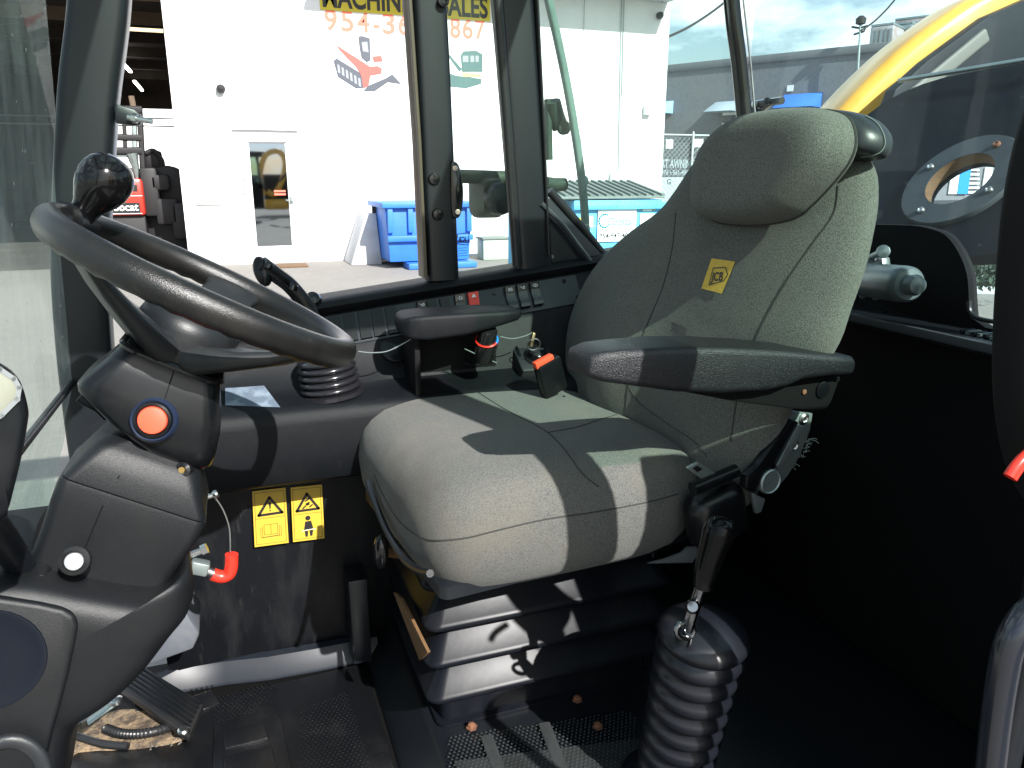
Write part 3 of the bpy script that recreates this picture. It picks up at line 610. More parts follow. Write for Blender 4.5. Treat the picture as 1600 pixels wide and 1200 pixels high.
t = B(); sweep(t, [P(1425, 150, Y=2.3), P(1540, 55, Y=2.3)], .05, .02, V((0, 1, 0))); obj('strut', t, mat('strut_grey', (.16, .16, .14), .6), gd)
# yard items seen through the port and past the panel
cb = thing('site_cabin', 'white and blue site cabin with a slatted shutter seen through the round port', 'cabin', P(1510, 300, Y=9))
def cbx(u0, v0, u1, v1, name, m_, dy=0): 
    a, b = P(u0, v0, Y=9 - dy), P(u1, v1, Y=9 - dy); t = B(); prism(t, [a, V((b.x, a.y, a.z)), b, V((a.x, a.y, b.z))], V((0, .8 if dy == 0 else .02, 0))); return obj(name, t, m_, cb)
cbx(1440, 240, 1600, 311, 'wall', GREYW); cbx(1488, 262, 1503, 303, 'white_post', WHITE, .03); cbx(1502, 262, 1512, 303, 'blue_post', BLUE, .04)
for k in range(6): cbx(1513, 264 + k * 7, 1530, 267 + k * 7, 'slat', WHITE, .03)
cbx(1540, 262, 1546, 298, 'white_post', WHITE, .03)
for lab, us in (('dark shrub row at the foot of the far yard seen under the guard', (1505, 1600)),):
    hb = B(); random.seed(3)
    for k in range(900):
        u = random.uniform(*us); v = random.uniform(402, 447) ; p = P(u, v, Y=6 + random.random() * .8); s = .05
        d1_, d2_ = V((random.gauss(0, 1), random.gauss(0, 1), random.gauss(0, 1))).normalized() * s, V((random.gauss(0, 1), random.gauss(0, 1), random.gauss(0, 1))).normalized() * s
        flat(hb, [p, p + d1_, p + d1_ + d2_, p + d2_])
    tag(obj('shrub', hb, HEDGE), lab, 'shrub')
kb = B(); a, b = P(1480, 455, Z=GZ + .01), P(1640, 458, Z=GZ + .01); box(kb, (a + b) / 2 + V((0, 0, .02)), ((b - a).length, .25, .12), Matrix.Rotation(math.atan2((b - a).y, (b - a).x), 3, 'Z'), .01); o = obj('kerb', kb, CLOUDW); o['kind'] = 'structure'

# ================================================================== CAB SHELL
cab = thing('loader_cab', 'black steel cab of a compact loader with tinted panes round the operator seat', 'cab', (.45, 1.0, 0))
YW = 1.63                                            # plane of the far side windows
t = B(); box(t, V((.48, 1.02, -.03)), (1.62, 1.3, .06), bev=.01); obj('floor_plate', t, TRIM, cab)
# far side wall under the console, with the kicked ledge strip along its foot
t = B(); loft(t, [[V((x, 1.565, .0)), V((x, 1.56, .08)), V((x, 1.535, .5)), V((x, 1.6, .62)), V((x, 1.68, .62)), V((x, 1.68, 0))] for x in (-.2, -.1, .2, .6, 1.25)]); obj('side_wall', t, mat('scuffed_wall_panel', (.004, .0045, .006), .4, spec=.14, bump=(200, .3, .001), var=[(16, (.016, .017, .018), .5, .75, (1, 1, .25)), (60, (.02, .02, .02), .6, .75, (1, 1, .2))]), cab)
t = B(); rings = []
for x, y in ((-.26, 1.5), (-.18, 1.55), (-.09, 1.545), (.0, 1.53), (.1, 1.525), (.235, 1.525)):
    rings.append([V((x, y - .012, .003)), V((x, y - .010, .010)), V((x, y + .014, .043)), V((x, y + .03, .047)), V((x, y + .06, .003))])
loft(t, rings); obj('kick_strip', t, mat('scuffed_strip', (.010, .013, .019), .38, spec=.28, bump=(300, .08, .0005), var=[(14, (.016, .018, .021), .5, .8)]), cab)
wv = bvh_of(bpy.data.objects['side_wall']); random.seed(21); t = B()
for k in range(70):
    u, v = random.gauss(470, 38), random.gauss(930, 45); ln_ = random.uniform(8, 42)
    q = [hit(wv, u + random.uniform(-1, 1), v + ln_ * f, .0006) for f in (0, .5, 1)]
    if all(q): strokes(t, q, random.uniform(.0008, .0022), V((0, -1, 0)))
o = obj('scuff_marks', t, mat('scuff_grey', (.08, .085, .09), .6), cab); o['kind'] = 'stuff'
t = B(); q = [hit(wv, u, v, .0008) for u, v in ((432, 962), (443, 972), (450, 979), (462, 985), (470, 992), (484, 998))]; q = [p for p in q if p]; strokes(t, q, .0035, V((0, -1, 0))); obj('crack', t, mat('crack_black', (.001, .001, .001), .9), cab)
# seat platform: riser, tread, edge
t = B(); prism(t, [V((.205, 1.56, .001)), V((.268, 1.56, .066)), V((1.2, 1.56, .066)), V((1.2, 1.56, .001))], V((0, -1.15, 0)), .006); obj('seat_platform', t, PAINT, cab)
t = B(); box(t, P(560, 960, Y=1.5) + V((0, .02, -.005)), (.04, .09, .2), bev=.003); obj('corner_post', t, PAINT, cab)
# pillars
def pillar(name, pts, w, h, y=YW, m=PAINT, up=V((0, 1, 0)), c=.2):
    t = B(); sweep(t, spline([P(u, v, Y=y) for u, v in pts], 5), w, h, up, c); return obj(name, t, m, cab)
pillar('window_post', ((165, -220), (157, 0), (140, 150), (131, 300), (127, 400), (131, 500), (141, 610), (158, 740), (185, 900)), .094, .075, m=PAINT)
p1 = pillar('window_post', ((648, -240), (668, 0), (680, 220), (690, 436)), .069, .05)
t = B(); sweep(t, [P(614, -240, Y=YW - .02), P(636, 0, Y=YW - .02), P(651, 220, Y=YW - .02), P(661, 432, Y=YW - .02)], .010, .055, V((0, 1, 0))); obj('lit_post_edge', t, mat('sunlit_edge_tint', (.10, .075, .05), .35), p1)  # orange sunlight along the post edge, put into this strip's colour
for u, v in ((678, 280), (684, 335)):
    t = B(); q = P(u, v, Y=YW - .026); lathe(t, q, V((0, -1, 0)), [(.0125, -.002), (.0125, .002), (.0105, .005), (.004, .006)], 20); obj('post_plug', t, GLOSS, p1)
p2 = pillar('window_post', ((775, -240), (800, 0), (817, 220), (832, 416)), .082, .06)
t = B(); sweep(t, [P(756, -240, Y=YW - .025), P(778, 0, Y=YW - .025), P(795, 220, Y=YW - .025), P(808, 414, Y=YW - .025)], .022, .02, V((0, 1, 0)), .4); obj('rubber_seal', t, RUB, p2)
t = B(); sweep(t, [P(812, -240, Y=YW - .028), P(838, 0, Y=YW - .028), P(849, 220, Y=YW - .028), P(856, 400, Y=YW - .028)], .007, .02, V((0, 1, 0)), .4); obj('rubber_seal', t, RUB, p2)
# roof, headers, door-side posts, rear wall
for c_, sz in (((.45, .42, 1.79), (1.85, .12, .08)), ((.45, 1.68, 1.79), (1.85, .12, .08)), ((-.42, 1.05, 1.79), (.12, 1.14, .08)), ((1.22, 1.05, 1.79), (.3, 1.14, .08))):
    t = B(); box(t, V(c_), sz, bev=.02); obj('roof_frame', t, PAINT, cab)
for x in (-.02, .36, .74):
    t = B(); box(t, V((x, 1.05, 1.80)), (.045, 1.14, .05), bev=.012); obj('roof_bar', t, PAINT, cab)
t = B(); flat(t, [V((-.36, .48, 1.79)), V((1.07, .48, 1.79)), V((1.07, 1.62, 1.79)), V((-.36, 1.62, 1.79))]); obj('roof_pane', t, G_ROOF, cab)
for y in (YW, .40):
    t = B(); box(t, V((.45, y, 1.71)), (1.75, .07, .1), bev=.015); obj('roof_header', t, PAINT, cab)
t = B(); box(t, V((1.22, 1.02, 1.71)), (.07, 1.2, .1), bev=.015); obj('roof_header', t, PAINT, cab)
t = B(); pth = spline([P(u, v, Y=.455) for u, v in ((1830, -650), (1760, -100), (1702, 120), (1660, 260), (1640, 400), (1629, 580), (1642, 690), (1668, 745))], 6); sweep(t, pth, .083, .045, V((0, 1, 0)), .25); dpost = obj('door_post', t, TRIM, cab)
t = B(); tube(t, [V((.69, .455, .82)), V((.712, .455, .76)), V((.716, .455, .4)), V((.716, .455, .02))], .014, 10); obj('post_tube', t, PAINT, cab)
t = B(); sweep(t, [V((-.36, .42, 1.72)), V((-.40, .42, 1.0)), V((-.46, .42, .3))], .06, .06, V((0, 1, 0)), .3); obj('door_post', t, PAINT, cab)
# rear wall: solid below the stepped pane, shelf strip, inner panel with a rounded corner
XR = 1.2
t = B(); box(t, V((XR + .03, 1.0, .39)), (.05, 1.3, .79), bev=.008); obj('rear_wall', t, TRIM, cab)
t = B(); a, b = P(1325, 478, X=XR - .03), P(1600, 538, X=XR - .03); box(t, V((XR - .04, 1.0, a.z - .012)), (.08, 1.26, .022), bev=.004); sh = obj('rear_shelf', t, PAINT, cab)
t = B(); box(t, V((XR - .085, 1.0, a.z - .008)), (.010, 1.26, .016), bev=.003); obj('shelf_edge', t, mat('worn_edge', (.06, .065, .07), .35), sh)
for k in range(26):
    t = B(); y_ = P(1505, 510, X=XR - .05).y - .006 - k * .011
    box(t, V((XR - .045, y_, a.z + .003)), (.03, .006, .006), bev=0); obj('vent_slat', t, DULL if k % 2 else PAINT, sh)
def R(u, v, off=0): return P(u, v, X=XR + off)
t = B(); pts = [R(1180, 486), R(1200, 350), R(1340, 350), R(1420, 352)] + spline([R(1440, 354), R(1475, 366), R(1498, 395), R(1511, 430), R(1514, 470)], 5) + [R(1516, 495), R(1540, 512), R(1600, 524), R(1600, 545)]
prism(t, pts, V((.02, 0, 0))); obj('rear_panel', t, TRIM, cab)
t = B(); pp_ = [R(1514, 470, -.003), R(1516, 487, -.003), R(1530, 498, -.003), R(1575, 506, -.003)]; tube(t, spline(pp_, 5), .004, 8); obj('pane_gasket', t, RUB, cab)
# far rear corner: post, diagonal cover plate, bright diagonal trim
ptr = [P(1128, -240, Y=YW + .02), P(1143, 0, Y=YW), P(1155, 100, Y=YW), P(1164, 200, Y=YW), P(1172, 330, Y=YW), P(1185, 560, Y=YW)]
t = B(); sweep(t, spline(ptr, 4), .03, .035, V((0, 1, 0)), .3); obj('corner_pillar', t, GLOSS, cab)
t = B(); sweep(t, [p + V((.017, -.02, 0)) for p in ptr], .004, .004, V((0, 1, 0)), .3); obj('corner_bead', t, STEEL, cab)
t = B(); prism(t, [P(u, v, Y=YW - .015) for u, v in ((842, 300), (862, 312), (945, 402), (985, 440), (985, 470), (858, 470), (850, 400))], V((0, .03, 0)), .004); cpl = obj('corner_plate', t, PAINT, cab)
t = B(); sweep(t, [P(u, v, Y=YW - .03) for u, v in ((846, 318), (880, 352), (922, 408))], .011, .012, V((0, 1, 0)), .35); obj('diagonal_trim', t, mat('polished_black', (.05, .055, .06), .12, spec=.8), cpl)
t = B(); sweep(t, [P(u, v, Y=YW + .01) for u, v in ((858, 298), (905, 352), (940, 396), (965, 404))], .02, .02, V((0, 1, 0)), .35); obj('pane_gasket', t, RUB, cpl)
for u, v in ((842, 373), (840, 403), (862, 402)):
    t = B(); lathe(t, P(u, v, Y=YW - .016), V((0, -1, 0)), [(.005, 0), (.005, .003), (.003, .005)], 10); obj('screw', t, STEEL, cpl)
# panes
def pane(name, pts, m, y=None):
    t = B(); flat(t, pts); return obj(name, t, m, cab)
pane('side_pane', [P(u, v, Y=YW + .012) for u, v in ((690, -240), (780, -240), (818, 425), (708, 436))], G_CLEAR)
pane('quarter_pane', [P(u, v, Y=YW + .014) for u, v in ((806, -240), (1126, -240), (1160, 120), (1176, 420), (940, 420), (850, 302), (838, 100))], G_TINT)
pane('rear_pane', [V((XR + .012, 1.66, 1.74)), V((XR + .012, .40, 1.74)), V((XR + .012, .40, .74)), V((XR + .012, 1.66, .74))], G_REAR)
XF = -.30
F1, F2 = P(40, 640, X=XF), P(104, 611, X=XF)
pane('windscreen', [V((XF, 1.66, F2.z + .006)), V((XF, .40, F2.z + .006 + .02)), V((XF + .06, .40, 1.74)), V((XF + .06, 1.66, 1.74))], G_WIND)
pane('lower_windscreen', [V((XF, 1.66, F2.z - .006)), V((XF, .40, F2.z + .014)), V((XF - .16, .40, .2)), V((XF - .16, 1.66, .2))], G_WIND)
t = B(); sweep(t, [V((XF, 1.66, F2.z)), V((XF, .40, F2.z + .02))], .012, .012, V((1, 0, 0)), .3); obj('windscreen_seam', t, RUB, cab)
# tinted fixed pane of the near side behind the open door
pane('door_side_pane', [V((.69, .43, 1.06)), V((1.22, .43, 1.06)), V((1.22, .43, 1.7)), V((.72, .43, 1.7))], G_SHADE)
t = B(); box(t, V((.985, .43, .53)), (.44, .05, 1.06), bev=.01); obj('lower_side_panel', t, PAINT, cab)
t = B(); box(t, V((1.2, .43, .9)), (.07, .07, 1.7), bev=.015); obj('rear_post', t, PAINT, cab)
t = B(); sweep(t, [P(1612, 200, X=XR - .03), P(1596, 330, X=XR - .03), P(1582, 560, X=XR - .03)], .03, .03, V((0, 1, 0))); obj('rear_pane_edge', t, TRIM, cab)
# latch bracket on the front post and latch handle on the divider post
lb = thing('window_latch', 'black latch bracket with a threaded steel stud on the front window post', 'latch', P(195, 180, Y=YW - .04))
t = B(); prism(t, [P(u, v, Y=YW - .05) for u, v in ((178, 164), (184, 163), (210, 171), (220, 180), (220, 194), (208, 196), (180, 192))], V((0, .03, 0)), .003); obj('bracket', t, PAINT, lb)
t = B(); a, b = P(200, 183, Y=YW - .062), P(238, 190, Y=YW - .075); tube(t, [a, b], [.0055, .0045], 10); obj('stud', t, STEEL, lb)
t = B(); c_ = P(211, 185, Y=YW - .064); lathe(t, c_ - (b - a).normalized() * .004, b - a, [(.0085, 0), (.0085, .008)], 6); obj('nut', t, STEEL, lb)
lh = thing('latch_plate', 'black curved latch plate with two pale screws beside the divider post', 'latch', P(712, 300, Y=YW - .03))
t = B(); pts = spline([P(u, v, Y=YW - .03) for u, v in ((705, 258), (712, 253), (719, 262), (724, 290), (724, 315), (720, 336), (713, 341), (706, 330))], 4, True); prism(t, pts, V((0, .018, 0)), .003); obj('plate', t, GLOSS, lh)
for u, v in ((711, 263), (715, 331)):
    t = B(); lathe(t, P(u, v, Y=YW - .031), V((0, -1, 0)), [(.0055, 0), (.0055, .002), (.003, .0025), (.0028, .001)], 14); obj('screw', t, mat('pale_brass', (.6, .5, .42), .4, metal=.6), lh)
t = B(); lathe(t, P(692, 2, Y=YW - .03), V((0, -1, 0)), [(.011, 0), (.011, .008), (.006, .009), (.005, .004)], 16); hh = thing('upper_hinge', 'small black hinge knuckle at the top of the divider post', 'hinge', P(692, 2, Y=YW - .03)); obj('knuckle', t, GLOSS, hh)
t = B(); prism(t, [P(u, v, Y=YW - .028) for u, v in ((684, -20), (698, -20), (699, 8), (692, 14), (686, 8))], V((0, .012, 0)), .003); obj('hinge_leaf', t, GLOSS, hh)
# reversed sticker on the narrow pane
stk = thing('pane_sticker', 'small clear sticker with mirrored black letters on the narrow pane', 'sticker', P(722, 385, Y=YW + .008))
t = B(); pq = [P(u, v, Y=YW + .0075) for u, v in ((715, 366), (733, 364), (731, 383), (713, 381))]; strokes(t, pq, .0018, V((0, -1, 0)), True); obj('border', t, INK, stk)
text('JCB', P(723, 378, Y=YW + .007), V((-1, 0, -.05)), V((0, 0, 1)), .011, INK, stk, 'mirrored_letters', .03, fit=.018)
t = B(); 
for k in range(4): strokes(t, [P(716, 388 + k * 4, Y=YW + .0075), P(730, 387 + k * 4, Y=YW + .0075)], .001, V((0, -1, 0)))
obj('small_print', t, INK, stk)

# outside the panes: work lamp, mirror bracket, grab rail, rear wiper
wl = thing('work_lamp', 'dusty dark work lamp on a bar outside the narrow pane', 'lamp', P(760, 310, Y=1.8))
t = B(); tube(t, [P(702, 275, Y=1.80), P(800, 278, Y=1.80)], .016, 10); obj('bar', t, MIRB, wl)
t = B(); c0 = P(762, 306, Y=1.82); loft(t, [[c0 + V((x * k, d_, z * k * 1.15 - .0)) for x, z in rrect(.07, .085, .02)] for d_, k in ((-.05, .75), (-.02, 1.05), (.03, 1.1), (.06, .8))]); obj('housing', t, MIRB, wl)
t = B(); lathe(t, P(782, 310, Y=1.765), V((.5, -1, 0)), [(.036, -.02), (.04, 0), (.036, .012), (.02, .014)], 20); obj('bezel', t, PLAS2, wl)
mb = thing('mirror_bracket', 'stubby dark mirror clamp arms outside the quarter pane', 'bracket', P(872, 220, Y=1.78))
t = B(); tube(t, [P(864, 158, Y=1.76), P(868, 180, Y=1.77), P(876, 200, Y=1.77)], [.018, .021, .02], 10); obj('clamp', t, MIRB, mb)
t = B(); lathe(t, P(879, 200, Y=1.76), V((.1, -1, 0)), [(.016, 0), (.016, .012), (.01, .015)], 14); obj('clamp_knob', t, MIRB, mb)
t = B(); tube(t, [P(852, 285, Y=1.76), P(866, 289, Y=1.77), P(884, 288, Y=1.77)], [.014, .017, .015], 10); obj('clamp', t, MIRB, mb)
t = B(); sweep(t, [P(856, 155, Y=1.77), P(858, 250, Y=1.77)], .014, .02, V((0, 1, 0))); obj('arm', t, MIRB, mb)
t = B(); lathe(t, P(909, 283, Y=1.79), V((.2, -1, 0)), [(.014, 0), (.014, .01), (.009, .012)], 14); obj('end_cap', t, DULL, mb)
t = B(); gp = spline([P(u, v, Y=1.72) for u, v in ((838, -80), (857, 0), (873, 70), (889, 150), (902, 230), (911, 300), (917, 385))], 4); sweep(t, gp, .017, .02, V((0, 1, 0)), .3)
tag(obj('grab_rail', t, mat('dusty_grey_rubber', (.30, .32, .31), .7, var=[(20, (.2, .22, .215), .45, .7)])), 'long dusty grey rail slanting down outside the quarter pane', 'grab rail')
rw = thing('rear_wiper', 'black wiper arm linkage outside the rear corner above the headrest', 'wiper', P(1185, 170, X=1.27))
for pts, r, nm in ((((1163, 133), (1166, 150), (1172, 166)), .007, 'link'), (((1166, 168), (1180, 163), (1222, 157)), .009, 'arm'), (((1160, 190), (1172, 172), (1190, 180)), .012, 'arm'), (((1175, 182), (1205, 160)), .006, 'link')):
    t = B(); tube(t, [P(u, v, X=1.26) for u, v in pts], r, 8); obj(nm, t, GLOSS, rw)
for u, v in ((1167, 160), (1180, 163), (1168, 138), (1200, 158)):
    t = B(); lathe(t, P(u, v, X=1.25), V((-1, -.4, 0)), [(.0085, 0), (.0085, .006), (.005, .008)], 12); obj('pivot_bolt', t, STEEL if u == 1180 else PAINT, rw)

# ================================================================== SIDE CONSOLE
con = thing('side_console', 'long black moulded console under the far side window', 'console', (.3, 1.5, .47))
def zs(x): return .797 + .112 * (x - .17)
Xs = [-.15, -.1, -.05, .1, .25, .4, .55, .68, .78, .9, 1.0]
PY0, PY1 = 1.556, 1.602                               # switch panel foot and head (depth)
def panel_pt(x, f, off=0):                            # f 0 foot .. 1 head of the inclined switch panel
    z0, z1 = zs(x) - .088, zs(x) - .026; d = V((0, z1 - z0, -(PY1 - PY0))).normalized() * -1
    return V((x, PY0 + (PY1 - PY0) * f, z0 + (z1 - z0) * f)) + V((0, -abs(d.y), abs(d.z))) * off
t = B(); rings = []
for x in Xs:
    z = zs(x); fy = 1.415 if x < .6 else 1.415 + (x - .6) * .1
    sec = [(1.56, .478), (fy + .014, .480), (fy + .006, .488), (fy + .003, .54), (fy, .60), (fy + .004, .618), (fy + .014, .628), (fy + .03, .632), (1.49, .636), (1.522, .646), (1.549, z - .099), (PY0, z - .088), (PY1, z - .026), (PY1 - .006, z - .020), (PY1 - .012, z - .008), (PY1 - .004, z + .002), (PY1 + .02, z + .006), (1.69, z + .006), (1.69, .478)]
    rings.append([V((x, y, zz)) for y, zz in sec])
loft(t, rings); cbody = obj('body', t, CONS, con, sharp=50)
cb_ = bvh_of(cbody)
# the raised lip round the switch panel and the panel insert
def pstrip(x0, x1, f0, f1, off, m, name, par=con, n=8):
    t = B(); rings = []
    for k in range(n + 1):
        x = x0 + (x1 - x0) * k / n
        rings.append([panel_pt(x, f0, off), panel_pt(x, f1, off), panel_pt(x, f1, -.004), panel_pt(x, f0, -.004)])
    loft(t, rings); return obj(name, t, m, par)
ins = pstrip(.14, .735, .02, .93, .003, mat('panel_blue_black', (.010, .014, .02), .3, var=[(20, (.04, .042, .045), .5, .75, (1, 1, .3))], bump=(300, .1, .0005)), 'switch_panel')
def px_x(u, v): return P(u, v, Y=1.59).x
def rocker(u, m, sym, name='rocker_switch', w=.026):
    x = px_x(u, 0) if False else u
    t = B(); rings = []
    for f, o_, k in ((.14, .002, .98), (.16, .012, .94), (.3, .013, .9), (.5, .008, .9), (.7, .012, .9), (.86, .015, .92), (.9, .002, .98)):
        rings.append([panel_pt(x - w / 2 * k, f, o_), panel_pt(x + w / 2 * k, f, o_)])
    # closed hull: mirror down
    vs = []
    lo = [[panel_pt(x - w / 2, .13, .001), panel_pt(x + w / 2, .13, .001)]]
    loft(t, [[a_, b_, V(b_) - (panel_pt(x, .5, .01) - panel_pt(x, .5, 0)) * .9, V(a_) - (panel_pt(x, .5, .01) - panel_pt(x, .5, 0)) * .9] for a_, b_ in rings])
    sw = obj(name, t, m, ins, sharp=60)
    q = panel_pt(x, .74, .0145); xd = V((1, 0, .112)).normalized(); yd = (panel_pt(x, 1) - panel_pt(x, 0)).normalized(); s = .0045; nrm = xd.cross(yd)
    t = B()
    if sym == 'tri':
        for r_ in (1, .5): strokes(t, [q + yd * s * r_, q - yd * s * .6 * r_ + xd * s * r_, q - yd * s * .6 * r_ - xd * s * r_], .0012, nrm, True)
    elif sym == 'ring': strokes(t, [q + (xd * math.cos(a_) + yd * math.sin(a_)) * s * .8 for a_ in [k * math.pi / 4 for k in range(8)]], .0014, nrm, True)
    elif sym == 'lamp':
        strokes(t, [q + xd * s * .9 + yd * s * .7, q - xd * s * .9 + yd * s * .7, q - xd * s * .9 - yd * s * .7, q + xd * s * .9 - yd * s * .7], .0012, nrm, True); strokes(t, [q - xd * s * .9, q + xd * s * .9], .001, nrm)
    elif sym == 'wash':
        strokes(t, [q - xd * s + yd * s * .6, q, q + xd * s + yd * s * .6, q + xd * s - yd * s * .7, q - xd * s * .3 - yd * s * .7], .0012, nrm)
    else: strokes(t, [q + (xd * math.cos(a_) * 1.2 + yd * math.sin(a_) * .8) * s for a_ in [k * math.pi / 4 for k in range(8)]], .0013, nrm, True); strokes(t, [q - yd * s * .7, q + yd * s * .7], .0012, nrm)
    obj('symbol', t, WHITE, sw)
    return sw
GS = mat('glossy_switch', (.012, .013, .016), .18, spec=.7)
for u, sym in ((797, 'lamp'), (816, 'wash'), (836, 'oval')): rocker(P(u, 452, Y=1.58).x, GS, sym, w=.023)
rocker(P(719, 468, Y=1.58).x, GS, 'ring', w=.023)
hz = rocker(P(740, 462, Y=1.58).x, RED, 'tri', 'hazard_switch', w=.025); hz['label'] = 'red hazard switch with a white triangle'
# empty switch blanks on the shaded left half
for k, u in enumerate((524, 546, 569, 590, 612)):
    x = P(u, 495, Y=1.58).x; t = B(); rings = []
    for f, o_, kk in ((.08, .0032, 1), (.1, .0075, .94), (.88, .0075, .94), (.9, .0032, 1)): rings.append([panel_pt(x - .0125 * kk, f, o_), panel_pt(x + .0125 * kk, f, o_), panel_pt(x + .0125 * kk, f, .001), panel_pt(x - .0125 * kk, f, .001)])
    loft(t, rings); bk = obj('switch_blank', t, PLAS2, ins)
for u in (676, 696):
    x = P(u, 478, Y=1.58).x; t = B(); rings = []
    for f, o_, kk in ((.1, .0032, 1), (.12, .009, .94), (.86, .009, .94), (.88, .0032, 1)): rings.append([panel_pt(x - .011 * kk, f, o_), panel_pt(x + .011 * kk, f, o_), panel_pt(x + .011 * kk, f, .001), panel_pt(x - .011 * kk, f, .001)])
    loft(t, rings); obj('switch_blank', t, PLAS2, ins)
x = P(659, 478, Y=1.58).x; sw = rocker(x, PLAS2, 'wash', w=.02); t = B(); box(t, panel_pt(x, .38, .011), (.014, .012, .008), bev=.002); obj('red_lens', t, RED, sw)
for u, v, f in ((632, 471, .8), (774, 446, .78), (783, 478, .12), (884, 431, .78), (906, 455, .2)):
    x = min(P(u, v, Y=1.58).x, .726); q = panel_pt(x, f, .003); n_ = (panel_pt(x, f, .01) - panel_pt(x, f, 0)).normalized()
    t = B(); lathe(t, q, n_, [(.0048, 0), (.0048, .0015), (.0035, .003), (.002, .003), (.0015, .001)], 12); obj('panel_screw', t, GLOSS, ins)
# pale decal plate on the deck
t = B(); pts = [hit(cb_, u, v, .001) for u, v in ((352, 606), (412, 602), (438, 637), (352, 634))]
if all(pts): 
    flat(t, pts); dec = obj('decal', t, LBLUE, con); t = B()
    for a_, b_ in (((360, 612), (404, 610)), ((366, 620), (410, 617)), ((380, 627), (418, 623)), ((400, 606), (414, 622))):
        strokes(t, [hit(cb_, *a_, .002), hit(cb_, *b_, .002)], .002, V((0, 0, 1)))
    obj('decal_print', t, mat('decal_ink', (.08, .1, .13), .5), dec)
    t = B(); q = hit(cb_, 393, 608, .002); lathe(t, q, V((0, 0, 1)), [(.004, 0), (.004, .0006)], 10); obj('decal_print', t, REDT, dec)
# recessed box with the padded palm rest on it
YS = 1.43
a_ = P(650, 577, Y=YS); b_ = P(770, 575, Y=YS); zt_ = P(720, 519, Y=YS).z
t = B(); box(t, V((a_.x + .004, YS + .055, (zt_ + .63) / 2)), (.012, .11, zt_ - .63), bev=.003); obj('rest_side', t, TRIM, con)
t = B(); box(t, V(((a_.x + b_.x) / 2 + .02, YS + .10, (zt_ + .63) / 2)), (b_.x - a_.x + .04, .012, zt_ - .63 + .05), bev=.003); obj('rest_back', t, TRIM, con)
t = B(); box(t, V(((a_.x + b_.x) / 2, YS + .06, zt_ + .004)), (b_.x - a_.x, .10, .012), bev=.003); obj('rest_shelf', t, TRIM, con)
pr = B(); c0 = P(728, 503, Y=YS - .03) + V((0, .045, .004)); rings = []
for f, w_, zt2, zb2 in ((0, .05, .004, -.018), (.02, .078, .008, -.026), (.07, .098, .012, -.032), (.2, .104, .0135, -.035), (.5, .104, .0135, -.030), (.8, .10, .013, -.016), (.95, .088, .012, -.009), (.99, .066, .009, -.004), (1, .05, .006, 0)):
    x = c0.x - .124 + .245 * f; rings.append([V((x, c0.y + y, c0.z + (zt2 + zb2) / 2 + z)) for y, z in rrect(w_, zt2 - zb2, min(.008, (zt2 - zb2) * .42), 4)])
loft(pr, rings); obj('palm_rest', pr, CONS, con, sharp=60)
# heater knob with a red and blue ring
kn = P(762, 525, Y=1.425); nk = V((0, -.55, .83)).normalized()
t = B(); lathe(t, kn - nk * .03, nk, [(.024, -.03), (.024, .012), (.021, .018), (.0185, .022), (.0175, .045), (.014, .050), (.004, .051)], 24); hk = obj('heater_knob', t, GLOSS, con)
for m_, a0, a1 in ((RED, 150, 330), (BLUE, -30, 150)):
    x_, y_ = basis(nk); t = B(); ring = [kn - nk * .010 + (CR * math.cos(math.radians(q)) + nk.cross(CR).normalized() * math.sin(math.radians(q))) * .0215 for q in range(a0, a1 + 1, 12)]
    tube(t, ring, .0022, 6); obj('colour_ring', t, m_, hk)
# plates and wires on the sloping panel
for (u, v, w_) in ((617, 545, .03), (736, 556, .025)):
    q = hit(cb_, u, v, .002)
    if q: 
        t = B(); lathe(t, q, V((0, -.75, .65)), [(w_, -.003), (w_, .001), (w_ * .9, .002)], 24); pk = obj('round_cover', t, PLAS2, con)
        t = B(); lathe(t, q + V((0, -.75, .65)) * .002, V((0, -.75, .65)), [(.003, 0), (.003, .0015), (.001, .002)], 8); obj('screw', t, DULL, pk)
def wirepath(name, pts, label, r=.0011, m=DULL):
    t = B(); tube(t, spline(pts, 6), r, 6); return tag(obj(name, t, m), label, 'wire')
wirepath('loose_wire', [P(u, v, Y=1.44) for u, v in ((560, 549), (580, 551), (604, 549), (628, 538), (648, 526))], 'thin pale wire looping from the wheel rim side to the palm rest')
wirepath('loose_wire', [P(u, v, Y=1.46) for u, v in ((778, 525), (800, 529), (820, 525), (831, 520))], 'thin pale wire from the heater knob to the key')
wirepath('loose_wire', [P(u, v, Y=1.44) for u, v in ((726, 545), (750, 556), (776, 567))], 'thin pale wire lying across the black recess under the palm rest')
# ignition lock and key
ig = thing('ignition_lock', 'round ignition lock with key and split ring on the console slope', 'ignition lock', P(836, 560, Y=1.5))
nI = V((0, -.5, .86)).normalized(); q0 = P(838, 556, Y=1.5)
t = B(); box(t, q0 - nI * .03, (.085, .075, .05), V((0, 0, 1)).rotation_difference(nI).to_matrix(), .006); obj('housing', t, DUSTP, ig)
t = B(); lathe(t, q0 - nI * .01, nI, [(.026, 0), (.026, .008), (.021, .011), (.020, .026), (.014, .03), (.003, .03)], 24); obj('barrel', t, GLOSS, ig)
t = B(); kq = P(831, 530, Y=1.475); box(t, kq, (.007, .014, .03), Matrix.Rotation(.25, 3, 'Y'), .002); ky = obj('key', t, mat('brass_key', (.35, .27, .16), .4, metal=.8), ig)
t = B(); rc = P(834, 538, Y=1.462); tube(t, [rc + (CR * math.cos(q) + V((0, -.3, .95)) * math.sin(q)) * .0135 for q in [2 * math.pi * k / 24 for k in range(25)]], .0012, 6, caps=False); obj('split_ring', t, STEEL, ky)
